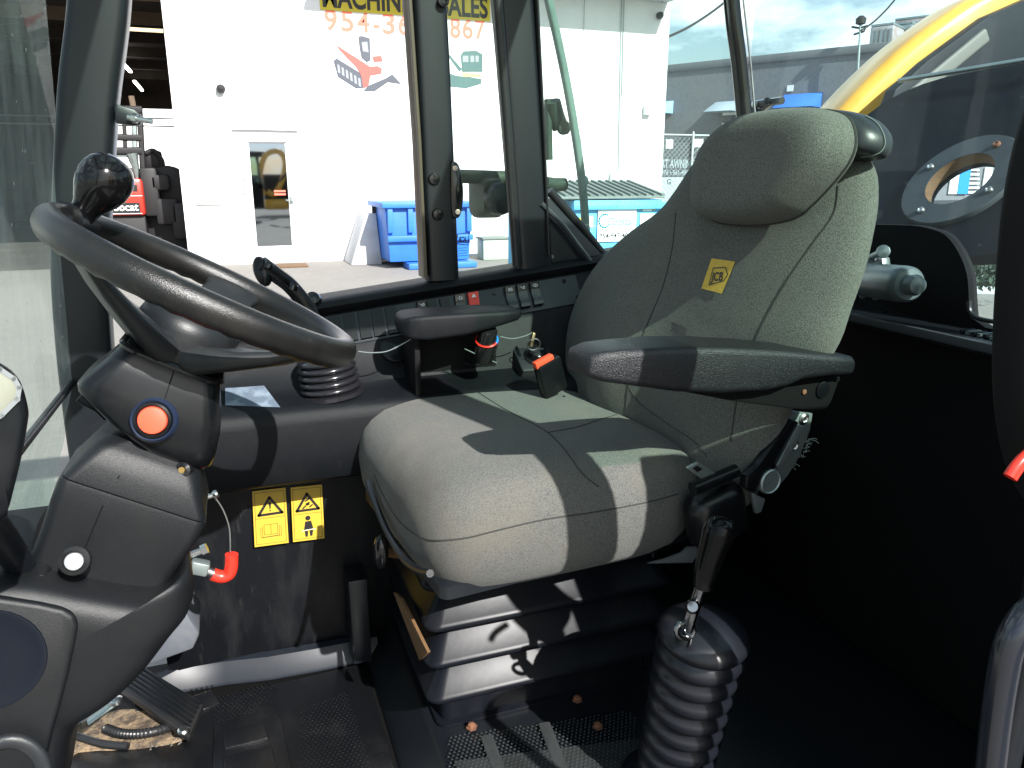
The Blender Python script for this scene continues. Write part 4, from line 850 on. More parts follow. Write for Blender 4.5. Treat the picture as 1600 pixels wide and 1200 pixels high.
# seat belt buckle standing beside the cushion
bk = thing('seat_belt_buckle', 'black seat belt buckle with an orange-red release button beside the cushion', 'buckle', P(860, 610, Y=1.38))
ax = (P(836, 568, Y=1.36) - P(868, 626, Y=1.38)).normalized(); sx_ = (P(866, 553, Y=1.365) - P(831, 572, Y=1.355)).normalized(); th_ = sx_.cross(ax).normalized()
Rb = Matrix((sx_, th_, ax.cross(V((0, 0, 0))) if False else (sx_.cross(th_)))).transposed()
t = B(); box(t, P(860, 588, Y=1.365), (.056, .026, .076), Rb, .006); bb = obj('housing', t, PLAS2, bk)
top = P(848, 562, Y=1.355); t = B(); box(t, top + (P(848, 562, Y=1.355) - P(858, 588, Y=1.365)).normalized() * -.004, (.044, .015, .014), Rb, .003); obj('release_button', t, mat('release_red', (.85, .09, .04), .35), bb)
t = B(); sweep(t, [P(872, 622, Y=1.37), P(884, 660, Y=1.36), P(890, 700, Y=1.34)], .03, .01, V((0, 1, 0))); obj('stalk', t, RUB, bk)
# joystick behind the wheel with ribbed gaiter
js = thing('joystick', 'black joystick with thumb buttons rising from a ribbed rubber gaiter behind the wheel', 'joystick', P(518, 630, Z=.636))
gb0 = P(522, 622, Z=.634) + V((0, .04, 0)); gd_ = V((-.10, .04, 1)).normalized()
prof = [(.066, -.004), (.066, .004)]; 
for k in range(5):
    h0 = .006 + k * .0135; R0 = .061 - k * .0012
    prof += [(R0 - .008, h0), (R0 - .002, h0 + .003), (R0, h0 + .0065), (R0 - .002, h0 + .010), (R0 - .008, h0 + .013)]
prof += [(.035, .078), (.012, .085)]
t = B(); lathe(t, gb0, gd_, prof, 32); obj('gaiter', t, mat('soft_gaiter', (.014, .014, .017), .2, spec=.6), js, sharp=80)
t = B(); pth = spline([gb0 + gd_ * .08, P(500, 525, Y=1.5), P(480, 480, Y=1.5), P(455, 448, Y=1.5), P(432, 430, Y=1.49), P(408, 412, Y=1.48)], 5); rr = [.012 + .003 * min(1, k / (len(pth) * .4)) for k in range(len(pth))]; tube(t, pth, rr, 14); grip = obj('grip', t, PLAS2, js)
t = B(); q0 = P(410, 424, Y=1.485); pillow(t, [q0 + (CR * math.cos(a_) * .017 + CU * math.sin(a_) * .026 + CU * .010 * math.cos(a_) * -1) for a_ in [2 * math.pi * k / 20 for k in range(20)]], -CF, .016, .016, 3, 3); obj('grip_head', t, PLAS2, js)
for u, v, r in ((420, 414, .008), (458, 448, .009)):
    t = B(); lathe(t, P(u, v, Y=1.47), CU * .9 + CR * .35, [(r, -.006), (r, .003), (r * .7, .006)], 14); obj('thumb_button', t, GLOSS, js)
t = B(); lathe(t, P(488, 468, Y=1.52), CU * .4 - CF * .8 + CR * .3, [(.017, -.01), (.018, .0), (.013, .008), (.004, .010)], 18); obj('side_knob', t, GLOSS, js)

# ================================================================== OPERATOR SEAT (turned a little toward the door)
SY = math.radians(6); xS = V((math.cos(SY), math.sin(SY), 0)); yS = V((-math.sin(SY), math.cos(SY), 0)); zU = V((0, 0, 1))
def SP(x, y, z): return xS * x + yS * y + zU * z
def QX(u, v, x): return P(u, v, pt=xS * x, n=xS)
def QY(u, v, y): return P(u, v, pt=yS * y, n=yS)
seat = thing('operator_seat', 'grey-green cloth operator seat with headrest and armrest on a black suspension base', 'seat', SP(.56, 1.2, .066), SY)
# cushion
def ssq(cx, cy, hx, hy, z, e=.36, n=72):
    o_ = []
    for k in range(n):
        a_ = 2 * math.pi * k / n; c_, s_2 = math.cos(a_), math.sin(a_)
        x = math.copysign(abs(c_) ** e, c_) * hx; y = math.copysign(abs(s_2) ** e, s_2) * hy
        o_.append(SP(cx + x, cy + y * (1 - .06 * (1 if x < 0 else 0) * (-x / hx)), z))
    return o_
cx_, cy_, hx_, hy_ = .598, 1.207, .259, .274
def cshape(p, s):
    x = (p.dot(xS) - cx_) / hx_; y = (p.dot(yS) - cy_) / hy_
    return zU * (-.026 * max(0, -x - .45) ** 1.5 + (.034 if y > 0 else .012) * abs(y) ** 3 * s - .008 * max(0, x) )
t = B(); pillow(t, ssq(cx_, cy_, hx_, hy_, .525), zU, .098, .125, 7, 8, shape=cshape); cush = obj('cushion', t, CUSHF, seat)
# backrest
RB = math.radians(11); nB = (-xS * math.cos(RB) + zU * math.sin(RB))
def QB(u, v, x0): return P(u, v, pt=xS * x0 + zU * .58, n=nB)
fx, nx = .866, .894
outb = [QB(u, v, fx) for u, v in ((930, 660), (900, 600), (897, 545), (906, 495), (930, 440), (962, 398), (1005, 360), (1050, 328), (1085, 285), (1120, 235), (1160, 215))]
outb += [QB(u, v, nx) for u, v in ((1260, 215), (1330, 225), (1362, 255), (1368, 300), (1362, 350), (1346, 420), (1325, 480), (1306, 535), (1272, 588), (1232, 640), (1212, 690), (1190, 745), (1160, 795), (1110, 800), (1020, 740))]
outb = spline(outb, 3, True); cB = sum(outb, V((0, 0, 0))) / len(outb)
def bshape(p, s):
    d = p - cB; y = d.dot(yS) / .25; z = d.dot(zU) / .3; k = (1 - s ** 6) ** .5
    return nB * (k * .030 * math.exp(-((y - .68) / .26) ** 2) * min(1, max(0, (.35 - z) / .5)) + .012 * math.exp(-((z + .5) / .4) ** 2) * (1 - s * s))
def bedge(p):
    y = (p - cB).dot(yS) / .25
    return 7 if y > -.35 else 2.4 + 4.6 * max(0, 1 - (-.35 - y) / .3)
t = B(); pillow(t, outb, nB, .068, .05, bedge, 5, c=cB, shape=bshape); back = obj('backrest', t, FABRIC, seat)
# headrest pad and its vinyl shell
hp_ = spline([QB(u, v, .815) for u, v in ((1104, 324), (1105, 290), (1114, 250), (1138, 215), (1180, 187), (1240, 175), (1296, 173), (1328, 185), (1339, 216), (1332, 248), (1308, 282), (1274, 318), (1246, 340), (1206, 350), (1160, 352), (1126, 348), (1110, 340))], 4, True)
t = B(); pillow(t, hp_, nB, .062, .016, 9, 6); hr = obj('headrest', t, FABRIC, seat)
vb = spline([QB(u, v, .875) for u, v in ((1210, 200), (1264, 184), (1320, 176), (1362, 183), (1386, 205), (1388, 230), (1374, 247), (1330, 252), (1260, 262), (1200, 250))], 4, True)
t = B(); pillow(t, vb, nB, .05, .03, 7, 5); hv = obj('headrest_shell', t, LEATHER, seat)
hb_ = bvh_of(hv); t = B(); pts = [hit(hb_, u, v, .0012) for u, v in ((1352, 182), (1370, 194), (1380, 212), (1381, 228), (1370, 240), (1345, 244))]
pts = [p for p in pts if p]
if len(pts) > 3: tube(t, spline(pts, 5), .0009, 5); obj('stitching', t, mat('pale_thread', (.16, .18, .17), .8), hv)
seat_bvh = bvh_of(cush, back, hr)
def seam(pts, r=.0013, par=back, m=PIPING, name='seam', bv=None):
    q = [hit(bv or seat_bvh, u, v, -.0002) for u, v in pts]; q = [p for p in q if p]
    if len(q) < 2: return
    q = spline(q, 1); f = []
    for a_, b_ in zip(q, q[1:]):
        for k in range(6):
            p = a_.lerp(b_, k / 6); h = seat_bvh.find_nearest(p); f.append(h[0] if h[0] else p)
    f.append(q[-1]); t = B(); tube(t, f, r, 6); return obj(name, t, m, par)
bb_ = bvh_of(back); cc_ = bvh_of(cush)
def dense(pts, m=5): return [(p.x, p.y) for p in spline([V((u, v, 0)) for u, v in pts], m)]
hrim = [p + nB * .002 for p in hp_]; t = B(); tube(t, hrim + [hrim[0]], .0022, 6, caps=False); obj('piping', t, PIPING, hr)
seam(dense([(1056, 333), (1050, 390), (1035, 450), (1010, 510), (994, 560), (982, 600), (978, 640)]), par=back, bv=bb_)
seam(dense([(1310, 290), (1303, 333), (1270, 380), (1235, 430), (1205, 480), (1185, 520), (1170, 560), (1152, 620), (1142, 690)]), par=back, bv=bb_)
seam(dense([(980, 600), (1000, 630), (1040, 660), (1085, 690), (1105, 715)]), .0009, par=back, bv=bb_)
seam(dense([(745, 612), (790, 640), (850, 672), (880, 700), (910, 740), (935, 760)]), par=cush, bv=cc_)
seam(dense([(855, 676), (900, 668), (940, 655), (975, 645)]), par=cush, bv=cc_)
seam(dense([(585, 742), (600, 775), (625, 815), (665, 842), (720, 842), (780, 828), (850, 812), (930, 800), (1010, 785), (1060, 772)]), par=cush, bv=cc_)
# yellow badge sewn on the backrest
t = B(); g4 = [(1113, 404), (1150, 409), (1129, 459), (1097, 451)]; N_ = 4; grid = []
def bil(a_, b_): 
    p = [V((u, v, 0)) for u, v in g4]; q = p[0].lerp(p[1], a_).lerp(p[3].lerp(p[2], a_), b_); return q.x, q.y
for j in range(N_ + 1): grid.append([hit(bb_, *bil(i / N_, j / N_), .0018) for i in range(N_ + 1)])
for j in range(N_):
    for i in range(N_): flat(t, [grid[j][i], grid[j][i + 1], grid[j + 1][i + 1], grid[j + 1][i]])
bd = obj('badge', t, mat('badge_cloth', (.62, .42, .06), .75, var=[(160, (.5, .33, .05), .5, .7)], bump=(500, .4, .0006)), seat)
t = B(); pq = [hit(bb_, *bil(*q), .0026) for q in ((.22, .3), (.72, .22), (.92, .42), (.86, .62), (.30, .84))]; nq = (pq[1] - pq[0]).cross(pq[3] - pq[0]).normalized(); strokes(t, pq, .0018, nq, True); obj('badge_border', t, INK, bd)
q = hit(bb_, *bil(.40, .70), .0028); xd = hit(bb_, *bil(.84, .55), .0028) - hit(bb_, *bil(.36, .62), .0028); yd = hit(bb_, *bil(.3, .3), .0028) - hit(bb_, *bil(.3, .7), .0028)
yd = (yd - xd.normalized() * yd.dot(xd.normalized()))
text('JCB', hit(bb_, *bil(.56, .66), .0028), xd, yd, .014, INK, bd, 'badge_letters', .03, fit=.026)
# armrest: pad, bracket, plug
ap = thing; YA = .842
pa, pb2 = QY(903, 556, YA), QY(1306, 560, YA)
ax_ = (pb2 - pa); L_ = ax_.length; ax_ = ax_.normalized(); aup = (zU - ax_ * zU.dot(ax_)).normalized()
t = B(); rings = []
for f, w_, zt2, zb2 in ((0, .050, .0, -.018), (.008, .062, .006, -.023), (.05, .074, .012, -.028), (.13, .082, .016, -.032), (.28, .092, .021, -.040), (.45, .096, .022, -.043), (.62, .096, .020, -.040), (.70, .096, .018, -.034), (.76, .095, .016, -.024), (.88, .092, .013, -.019), (.975, .088, .010, -.018), (.993, .080, .006, -.017), (1, .066, .0, -.013)):
    h_2 = zt2 - zb2
    sec = []
    for y, z in rrect(w_, h_2, min(.009, h_2 * .42), 5): sec.append(pa.lerp(pb2, f) + yS * y + aup * ((zt2 + zb2) / 2 + z + (.004 * math.cos(y / w_ * math.pi) if z > 0 else 0)))
    rings.append(sec)
loft(t, rings); arm = obj('armrest', t, ARMP, seat, sharp=60)
t = B(); pts = [QY(u, v, YA - .018) for u, v in ((985, 588), (1010, 602), (1040, 606), (1065, 612), (1150, 628), (1230, 638), (1275, 644), (1292, 640), (1300, 628), (1318, 578), (1318, 568), (1100, 572))]
prism(t, pts, yS * .045, .004); br = obj('arm_bracket', t, TRIM, arm)
t = B(); lathe(t, QY(1285, 609, YA - .019), -yS, [(.0135, 0), (.0135, .0015), (.011, .0025)], 24); obj('plug', t, PLAS2, arm)
for u, v, m_ in ((1256, 612, RUST), (1308, 592, STEEL)):
    t = B(); lathe(t, QY(u, v, YA - .019), -yS, [(.004, 0), (.004, .002), (.002, .0025)], 10); obj('screw', t, m_, arm)
# recline lever and zinc plates on the near side
t = B(); prism(t, [QY(u, v, .880) for u, v in ((1218, 640), (1270, 646), (1266, 672), (1250, 712), (1232, 742), (1215, 762), (1195, 752), (1215, 700))], yS * .006, .001); zp = obj('recline_plate', t, DULL, seat)
for u, v in ((1256, 654), (1240, 696)):
    t = B(); lathe(t, QY(u, v, .879), -yS, [(.010, 0), (.010, .002), (.006, .004), (.004, .002)], 16); obj('rivet', t, STEEL, zp)
t = B(); prism(t, [QY(u, v, .868) for u, v in ((1238, 655), (1249, 660), (1216, 728), (1196, 745), (1178, 772), (1166, 764), (1168, 745), (1186, 728))], yS * .018, .003); lv = obj('recline_lever', t, PLAS2, seat)
t = B(); prism(t, [QY(u, v, .866) for u, v in ((1248, 663), (1258, 668), (1226, 728), (1214, 729))], yS * .014, .002); obj('lever_edge', t, DULL, lv)
t = B(); lathe(t, QY(1203, 752, .868), -yS, [(.0215, -.01), (.0215, .002), (.0195, .004), (.018, .002), (.002, .002)], 28); pvt = obj('pivot_cap', t, DULL, seat)
t = B(); c_ = QY(1203, 752, .8655); strokes(t, [c_ + xS * .005 + zU * .009, c_ + xS * .005 - zU * .004, c_ - xS * .006 - zU * .006], .0014, yS); obj('cap_mark', t, DULL, pvt)
t = B(); prism(t, [QY(u, v, .875) for u, v in ((1176, 770), (1196, 780), (1190, 800), (1182, 803))], yS * .008, .001); obj('lower_bracket', t, DULL, seat)
# frayed cloth along the rear edge of the backrest
random.seed(5); fr_ = B()
for k in range(90):
    f = random.random(); p = QY(1268 - 78 * f + random.uniform(-6, 4), 690 + 75 * f + random.uniform(-8, 8), .885 + random.random() * .02)
    d = V((random.gauss(.4, 1), random.gauss(0, .6), random.gauss(0, 1))).normalized() * random.uniform(.006, .016)
    tube(fr_, [p, p + d * .5 + zU * .002, p + d], .0006, 3)
o = obj('frayed_threads', fr_, mat('frayed_thread', (.22, .28, .25), .9), seat); o['kind'] = 'stuff'
# seat pan, suspension bellows, rail and knobs
def srect(x0, x1, y0, y1, z, off=0, r=.016, wld=False):
    c_ = [(x0 + x1) / 2, (y0 + y1) / 2]
    return [(V((c_[0] + x, c_[1] + y, z)) if wld else SP(c_[0] + x, c_[1] + y, z)) for x, y in rrect(x1 - x0 + 2 * off, y1 - y0 + 2 * off, r + max(off, 0) * .35, 4)]
BW = (.292, .72, 1.178, 1.48)
def br_(z, off): return srect(*BW, z, off, wld=True)
rings = [br_(.067, .010), br_(.073, .010), br_(.075, .0), br_(.132, -.002)]
for k in range(3):
    z0 = .136 + k * .073
    rings += [br_(z0 - .003, .006), br_(z0, .030), br_(z0 + .004, .033), br_(z0 + .010, .031), br_(z0 + .014, .027), br_(z0 + .062, -.006), br_(z0 + .066, -.008)]
rings += [br_(.352, -.004), br_(.362, .032), br_(.37, .034), br_(.378, .03), br_(.43, .0), br_(.45, -.02)]
t = B(); loft(t, rings); obj('suspension_bellows', t, mat('bellows_vinyl', (.006, .007, .010), .32, spec=.12, bump=(14, .1, .004), var=[(9, (.014, .014, .015), .5, .8)]), seat, sharp=70)
t = B(); loft(t, [srect(.36, .83, .98, 1.42, .425), srect(.36, .83, .98, 1.42, .445), srect(.37, .82, .99, 1.41, .45)]); obj('seat_pan', t, PAINT, seat)
t = B(); tube(t, spline([P(u, v, pt=SP(.33, 0, 0), n=xS) for u, v in ((575, 752), (583, 778), (605, 830), (630, 872), (652, 890), (672, 896))], 6), .006, 8); obj('slide_rail', t, PAINT, seat)
t = B(); q = QX(597, 862, .335); pillow(t, [q + yS * .016 * math.cos(a_) + zU * .034 * math.sin(a_) for a_ in [2 * math.pi * k / 20 for k in range(20)]], -xS, .014, .01, 3, 3); obj('weight_knob', t, GLOSS, seat)
t = B(); tube(t, [QX(600, 862, .345), QX(640, 868, .40)], .009, 8); obj('knob_shaft', t, TANP, seat)
t = B(); prism(t, [QX(u, v, .365) for u, v in ((614, 925), (626, 935), (668, 1020), (655, 1032))], xS * .006, .001); obj('tan_plate', t, TANP, seat)  # thin plate coloured tan, beside the bellows
# small torn flap of cloth under the near rear corner
t = B(); pts = [QY(u, v, .96) for u, v in ((1012, 881), (1040, 874), (1066, 864), (1076, 855), (1090, 855), (1090, 868), (1082, 880), (1066, 880))]; prism(t, pts, yS * .006, .0015); obj('torn_flap', t, mat('torn_lining', (.10, .11, .115), .95, bump=(300, .6, .001)), seat)
# lap belt retractor with its tongue
rt = thing('belt_retractor', 'black lap belt retractor with a steel tongue at the near rear corner of the cushion', 'seat belt', QY(1125, 860, .90))
t = B(); c_ = QY(1118, 804, .905); Rr = Matrix.Rotation(SY, 3, 'Z') @ Matrix.Rotation(math.radians(-14), 3, 'Y'); box(t, c_, (.108, .06, .10), Rr, .026, 4); obj('cover', t, PLAS2, rt)
t = B(); a_, b_ = QY(1082, 764, .885), QY(1150, 735, .885); tube(t, [a_, b_], .011, 14); tongue = obj('tongue_grip', t, PLAS2, rt)
t = B(); prism(t, [QY(u, v, .885) for u, v in ((1073, 732), (1090, 723), (1118, 740), (1098, 750))], yS * .003 + zU * .002, .0006); obj('steel_tongue', t, DULL, tongue)
t = B(); prism(t, [QY(u, v, .8835) for u, v in ((1083, 732), (1090, 728), (1098, 733), (1090, 738))], yS * .0012); obj('tongue_slot', t, TRIM, tongue)
t = B(); sweep(t, [QY(1080, 758, .89), QY(1140, 752, .9)], .012, .008, zU); obj('webbing', t, RUB, rt)

# ================================================================== STEERING WHEEL
wc = P(305, 441, Y=1.05); dv = (wc - EYE).normalized()
t24 = math.radians(24); m_ax = CR * math.cos(t24) - CU * math.sin(t24); m_ax = (m_ax - dv * m_ax.dot(dv)).normalized()
n0 = dv.cross(m_ax); n0 = n0 if n0.z > 0 else -n0
wn_ = (n0 * math.cos(math.radians(6.2)) - dv * math.sin(math.radians(6.2))).normalized(); q_ax = wn_.cross(m_ax).normalized()
if q_ax.dot(dv) < 0: q_ax = -q_ax                      # q_ax points away from the door
def wheel_extent(c, R):
    us = []
    for k in range(120):
        a_ = 2 * math.pi * k / 120; p = c + (m_ax * math.cos(a_) + q_ax * math.sin(a_)) * R - EYE; us.append(800 + FPX * p.dot(CR) / p.dot(CF))
    return min(us), max(us)
wc0 = wc.copy(); RW = .21
for _ in range(30):
    lo_, hi_ = wheel_extent(wc, RW); D_ = (wc - EYE).dot(CF)
    RW *= (537 - 74) / (hi_ - lo_); wc = wc + m_ax * ((537 + 74) / 2 - (lo_ + hi_) / 2) / .91 / FPX * D_
sw_ = thing('steering_wheel', 'worn black steering wheel with a ball spinner knob', 'steering wheel', wc - wn_ * .11)
def WP(a_, r=1, h=0): return wc + (m_ax * math.cos(a_) + q_ax * math.sin(a_)) * RW * r + wn_ * h
t = B(); NR = 96; nr = 16; rings = []
for k in range(NR):
    a_ = 2 * math.pi * k / NR; rad = (m_ax * math.cos(a_) + q_ax * math.sin(a_)); und = .0010 * math.sin(a_ * 40)
    rings.append([wc + rad * RW + rad * math.cos(2 * math.pi * j / nr) * .0165 + wn_ * (math.sin(2 * math.pi * j / nr) * (.019 + (und if math.sin(2 * math.pi * j / nr) < 0 else 0))) for j in range(nr)])
loft(t, rings + [rings[0]], caps=False); rim = obj('rim', t, WHEELM, sw_)
hubm = mat('hub_plastic', (.009, .0105, .0125), .4, spec=.4, bump=(700, .35, .0006), var=[(10, (.024, .025, .025), .5, .8)])
t = B(); lathe(t, wc - wn_ * .088, wn_, [(.052, -.012), (.058, -.004), (.058, .01), (.062, .03), (.058, .045), (.045, .056), (.02, .062), (.002, .063)], 36); obj('hub', t, hubm, sw_)
for a_ in (math.radians(206), math.radians(-22), math.radians(78)):
    t = B(); rings = []; tang = (-m_ax * math.sin(a_) + q_ax * math.cos(a_)); rad = (m_ax * math.cos(a_) + q_ax * math.sin(a_))
    for f, w_, h_, th in ((.05, .05, -.085, .05), (.25, .055, -.080, .04), (.45, .052, -.062, .028), (.65, .042, -.040, .022), (.82, .036, -.016, .018), (.93, .042, -.003, .018), (.985, .052, 0, .016)):
        rings.append([wc + rad * RW * f + wn_ * h_ + tang * x + wn_ * y for x, y in rrect(w_ * 2, th, th * .4, 3)])
    loft(t, rings); obj('spoke', t, hubm, sw_)
# spinner on the far front part of the rim
best = min((( (lambda p: (p[0] - 117) ** 2 + (p[1] - 336) ** 2)((800 + FPX * (WP(a_) - EYE).dot(CR) / (WP(a_) - EYE).dot(CF), 600 - FPX * (WP(a_) - EYE).dot(CU) / (WP(a_) - EYE).dot(CF)))), a_) for a_ in [math.radians(k) for k in range(95, 200)])
wp = WP(best[1], .97, .005); kd = (wn_ * .9 + m_ax * .12).normalized()
t = B(); lathe(t, wp, kd, [(.015, -.012), (.0155, .0), (.016, .010), (.0185, .020), (.024, .030), (.0295, .040), (.0325, .050), (.0333, .060), (.032, .070), (.0285, .079), (.0215, .087), (.012, .0915), (.002, .093)], 36); obj('spinner_knob', t, mat('spinner_gloss', (.004, .004, .0045), .13, spec=.4, bump=(40, .03, .001)), sw_)
t = B(); sweep(t, [WP(best[1] - .12, 1, 0), WP(best[1], 1, 0), WP(best[1] + .12, 1, 0)], .046, .044, wn_, .45); obj('spinner_clamp', t, PLAS2, sw_)

# ================================================================== STEERING COLUMN
scol = thing('steering_column', 'black moulded steering column with a round red horn button', 'steering column', wc - wn_ * .5)
cx2 = m_ax; cy2 = wn_.cross(m_ax).normalized()
if cy2.dot(dv) > 0: cy2 = -cy2                          # toward the door
def csec(s, w, dpt, r, sx=0, sy=0): return [wc0 - wn_ * s + cx2 * (x + sx + .016) + cy2 * (y + sy) for x, y in rrect(w, dpt, r, 6)]
t = B(); loft(t, [csec(.097, .09, .08, .02), csec(.095, .112, .105, .02), csec(.099, .120, .112, .022), csec(.125, .140, .124, .022), csec(.150, .165, .132, .024), csec(.162, .173, .134, .028), csec(.170, .170, .134, .028, .003), csec(.190, .138, .128, .028, .024), csec(.205, .104, .112, .028, .042), csec(.216, .078, .09, .026, .050), csec(.220, .045, .05, .02, .050)]); pod = obj('upper_cover', t, PLAS2, scol)
t = B(); loft(t, [csec(.102, .126, .116, .024), csec(.098, .130, .120, .026), csec(.095, .124, .114, .024), csec(.0965, .105, .095, .02)]); obj('cover_lip', t, GLOSS, pod)
pbv = bvh_of(pod)
hc = hit(pbv, 240, 656, 0) or P(240, 656, Y=.98); hn = (cy2 + V((0, 0, .12)) - m_ax * .12).normalized()
t = B(); lathe(t, hc, hn, [(.0285, -.03), (.0278, .002), (.0245, .0065), (.0225, .005), (.0222, -.01)], 36, caps=False); hs = obj('horn_bezel', t, mat('horn_ring_blue', (.016, .024, .05), .3), scol)
t = B(); lathe(t, hc, hn, [(.0222, -.01), (.0216, .0075), (.019, .009), (.0175, .0075), (.0172, -.01)], 36, caps=False); obj('inner_ring', t, PLAS2, hs)
t = B(); lathe(t, hc, hn, [(.0169, -.01), (.0169, .0078), (.0158, .0095), (.0105, .0106), (.002, .011)], 32); obj('horn_button', t, REDL, hs)
t = B(); pts = [hit(pbv, u, v, .0002) for u, v in ((276, 566), (272, 580), (266, 597), (258, 622))]; pts = [p for p in pts if p]
if len(pts) > 1: tube(t, pts, .0009, 5); obj('parting_line', t, TRIM, pod)
t = B(); loft(t, [csec(.205, .10, .085, .02, .028), csec(.216, .120, .108, .02, .024), csec(.223, .130, .122, .02, .023), csec(.245, .150, .132, .016, .025), csec(.264, .169, .138, .014, .028), csec(.268, .171, .138, .012, .028)]); lb_ = obj('lower_cover', t, DASH, scol)
t = B(); loft(t, [csec(.2685, .162, .13, .012, .028), csec(.2692, .174, .141, .014, .028), csec(.274, .177, .143, .014, .028), csec(.30, .174, .143, .014, .028), csec(.34, .163, .143, .014, .027), csec(.42, .15, .14, .016, .025)]); lb2 = obj('base_cover', t, DASH, scol)
for cov, pts in ((lb_, ((206, 707), (184, 748), (163, 785))), (lb2, ((161, 790), (146, 825), (131, 862)))):
    bv_ = bvh_of(cov); q = [hit(bv_, u, v, .0002) for u, v in pts]; q = [p for p in q if p]
    if len(q) > 1: t = B(); tube(t, q, .0009, 5); obj('parting_line', t, TRIM, cov)
q_s = hit(bvh_of(lb_), 286, 734, 0) or P(286, 734, Y=1.0)
t = B(); lathe(t, q_s, -CF, [(.010, -.02), (.010, .002), (.006, .004), (.005, .001)], 16); cs = obj('cover_screw', t, GLOSS, lb_)
t = B(); lathe(t, q_s - CF * .003, -CF, [(.004, -.001), (.004, .002)], 8); obj('screw_core', t, mat('brass_screw', (.45, .3, .1), .4, metal=.7), cs)
t = B(); sweep(t, spline([P(u, v, Y=1.0) for u, v in ((175, 648), (158, 632), (140, 622), (128, 615))], 5), .024, .011, CF, .45); obj('stalk', t, PLAS2, scol)
t = B(); sweep(t, [P(u, v, Y=1.05) for u, v in ((312, 722), (322, 708), (330, 692))], .005, .004, CF); obj('yellow_pin', t, YEL, scol)
# ================================================================== DASHBOARD
db_ = thing('dashboard', 'black moulded front dashboard below the steering column', 'dashboard', P(60, 1000, Y=.95))
YD = .90
YD = .96
od = [P(-260, 886, Y=YD), P(-60, 886, Y=YD)] + spline([P(u, v, Y=YD) for u, v in ((0, 888), (60, 892), (140, 908), (215, 920), (262, 916), (288, 888), (302, 900), (298, 945), (268, 985), (232, 1032), (197, 1068), (162, 1094), (124, 1117))], 5) + [P(u, v, Y=YD) for u, v in ((112, 1150), (100, 1250), (-260, 1260))]
t = B(); cD = P(-20, 1060, Y=YD); pillow(t, od, V((.05, -1, .12)).normalized(), .05, .30, 11, 9, c=cD); dash = obj('body', t, DASH, db_)
t = B(); rings = []
for y_, v0, v1, u1 in ((.945, 912, 960, 70), (.95, 898, 980, 78), (.975, 876, 1000, 80), (1.05, 832, 990, 80), (1.13, 792, 980, 96), (1.15, 800, 960, 90)):
    x0, x1 = P(-260, v0, Y=y_).x, P(u1, v0, Y=y_).x; z1, z0 = P(60, v0, Y=y_).z, P(60, v1, Y=y_).z
    rings.append([V(((x0 + x1) / 2 + x, y_, (z0 + z1) / 2 + z)) for x, z in rrect(x1 - x0, z1 - z0, .014, 4)])
loft(t, rings); obj('top_cowl', t, DASH, db_)
dbv = bvh_of(dash)
def dquad(pts, lift=.0): return [hit(dbv, u, v, lift) for u, v in pts]
po = [(-150, 930), (-60, 930), (0, 935), (60, 944), (100, 953), (117, 963), (122, 980), (117, 1005), (105, 1060), (92, 1110), (80, 1150), (66, 1210), (-150, 1210)]
pts = [P(u, v, pt=P(40, 1030, Y=YD - .060), n=V((.05, -1, .12)).normalized()) for u, v in po]
t = B(); prism(t, pts, V((-.05, 1, -.12)).normalized() * .03, .006, 3); pnl = obj('access_panel', t, DASH, db_)
nD = V((.05, -1, .12)).normalized(); q = P(-22, 1033, pt=P(40, 1030, Y=YD - .060), n=nD)
t = B(); lathe(t, q, nD, [(.060, -.001), (.059, .0012), (.056, .0014), (.052, .0006), (.03, .0004), (.002, .0004)], 36); obj('recess_disc', t, mat('recess_shade_blue', (.002, .004, .009), .32, spec=.4), pnl)  # flat disc on the panel; the recess shade is put into its dark colour
t = B(); ring = [P(18 + 52 * math.cos(a_), 1207 - 50 * math.sin(a_), pt=P(40, 1030, Y=YD - .074), n=nD) for a_ in [math.radians(-10 + 10 * k) for k in range(21)]]; sweep(t, ring, .016, .012, nD, .4); obj('pull_handle', t, DUSTP, pnl)
t = B(); lathe(t, P(117, 876, Y=YD - .03), V((0, -1, .4)), [(.0165, -.01), (.0165, .004), (.012, .007), (.0105, .005)], 24); bt_ = obj('bolt_boot', t, RUB, db_)
t = B(); lathe(t, P(117, 877, Y=YD - .035), V((0, -1, .4)), [(.0098, -.002), (.0098, .006), (.007, .008)], 18); obj('bolt_head', t, mat('white_cap', (.34, .36, .38), .35), bt_)
t = B(); sweep(t, spline([P(u, v, Y=YD + .045) for u, v in ((58, 868), (62, 845), (72, 815), (86, 795))], 5), .016, .01, CF, .4); sl = obj('tilt_slot', t, TRIM, db_)
t = B(); sweep(t, spline([P(u, v, Y=YD + .03) for u, v in ((61, 866), (66, 846), (74, 824))], 5), .006, .006, CF, .3); obj('tilt_catch', t, TANP, sl)
# display pod at the far left, close to the door
dp = thing('display_pod', 'rounded black display pod with a pale screen above the dashboard', 'display', P(0, 700, Y=.72))
nP = (V((.55, -.8, .12))).normalized()
def PP(u, v, o_=0): return P(u, v, pt=P(0, 700, Y=.72) + nP * o_, n=nP)
t = B(); pts = spline([PP(u, v) for u, v in ((-120, 560), (-40, 556), (2, 568), (28, 592), (41, 635), (40, 660), (30, 715), (18, 765), (8, 800), (-6, 815), (-120, 830))], 4, True); pillow(t, pts, nP, .012, .05, 8, 5); pod2 = obj('housing', t, PLAS2, dp)
t = B(); q = PP(-50, 720, -.03); tube(t, spline([q, q + V((-.03, .06, -.05)), q + V((-.04, .16, -.12)), q + V((-.04, .24, -.22))], 5), .016, 10); obj('mount_arm', t, PAINT, dp)
t = B(); pts = [PP(u, v, .013) for u, v in ((-90, 578), (0, 582), (22, 596), (27, 608), (22, 622), (0, 646), (-90, 700))]; prism(t, pts, nP * .003, .001); sc = obj('screen', t, SCREEN, dp)
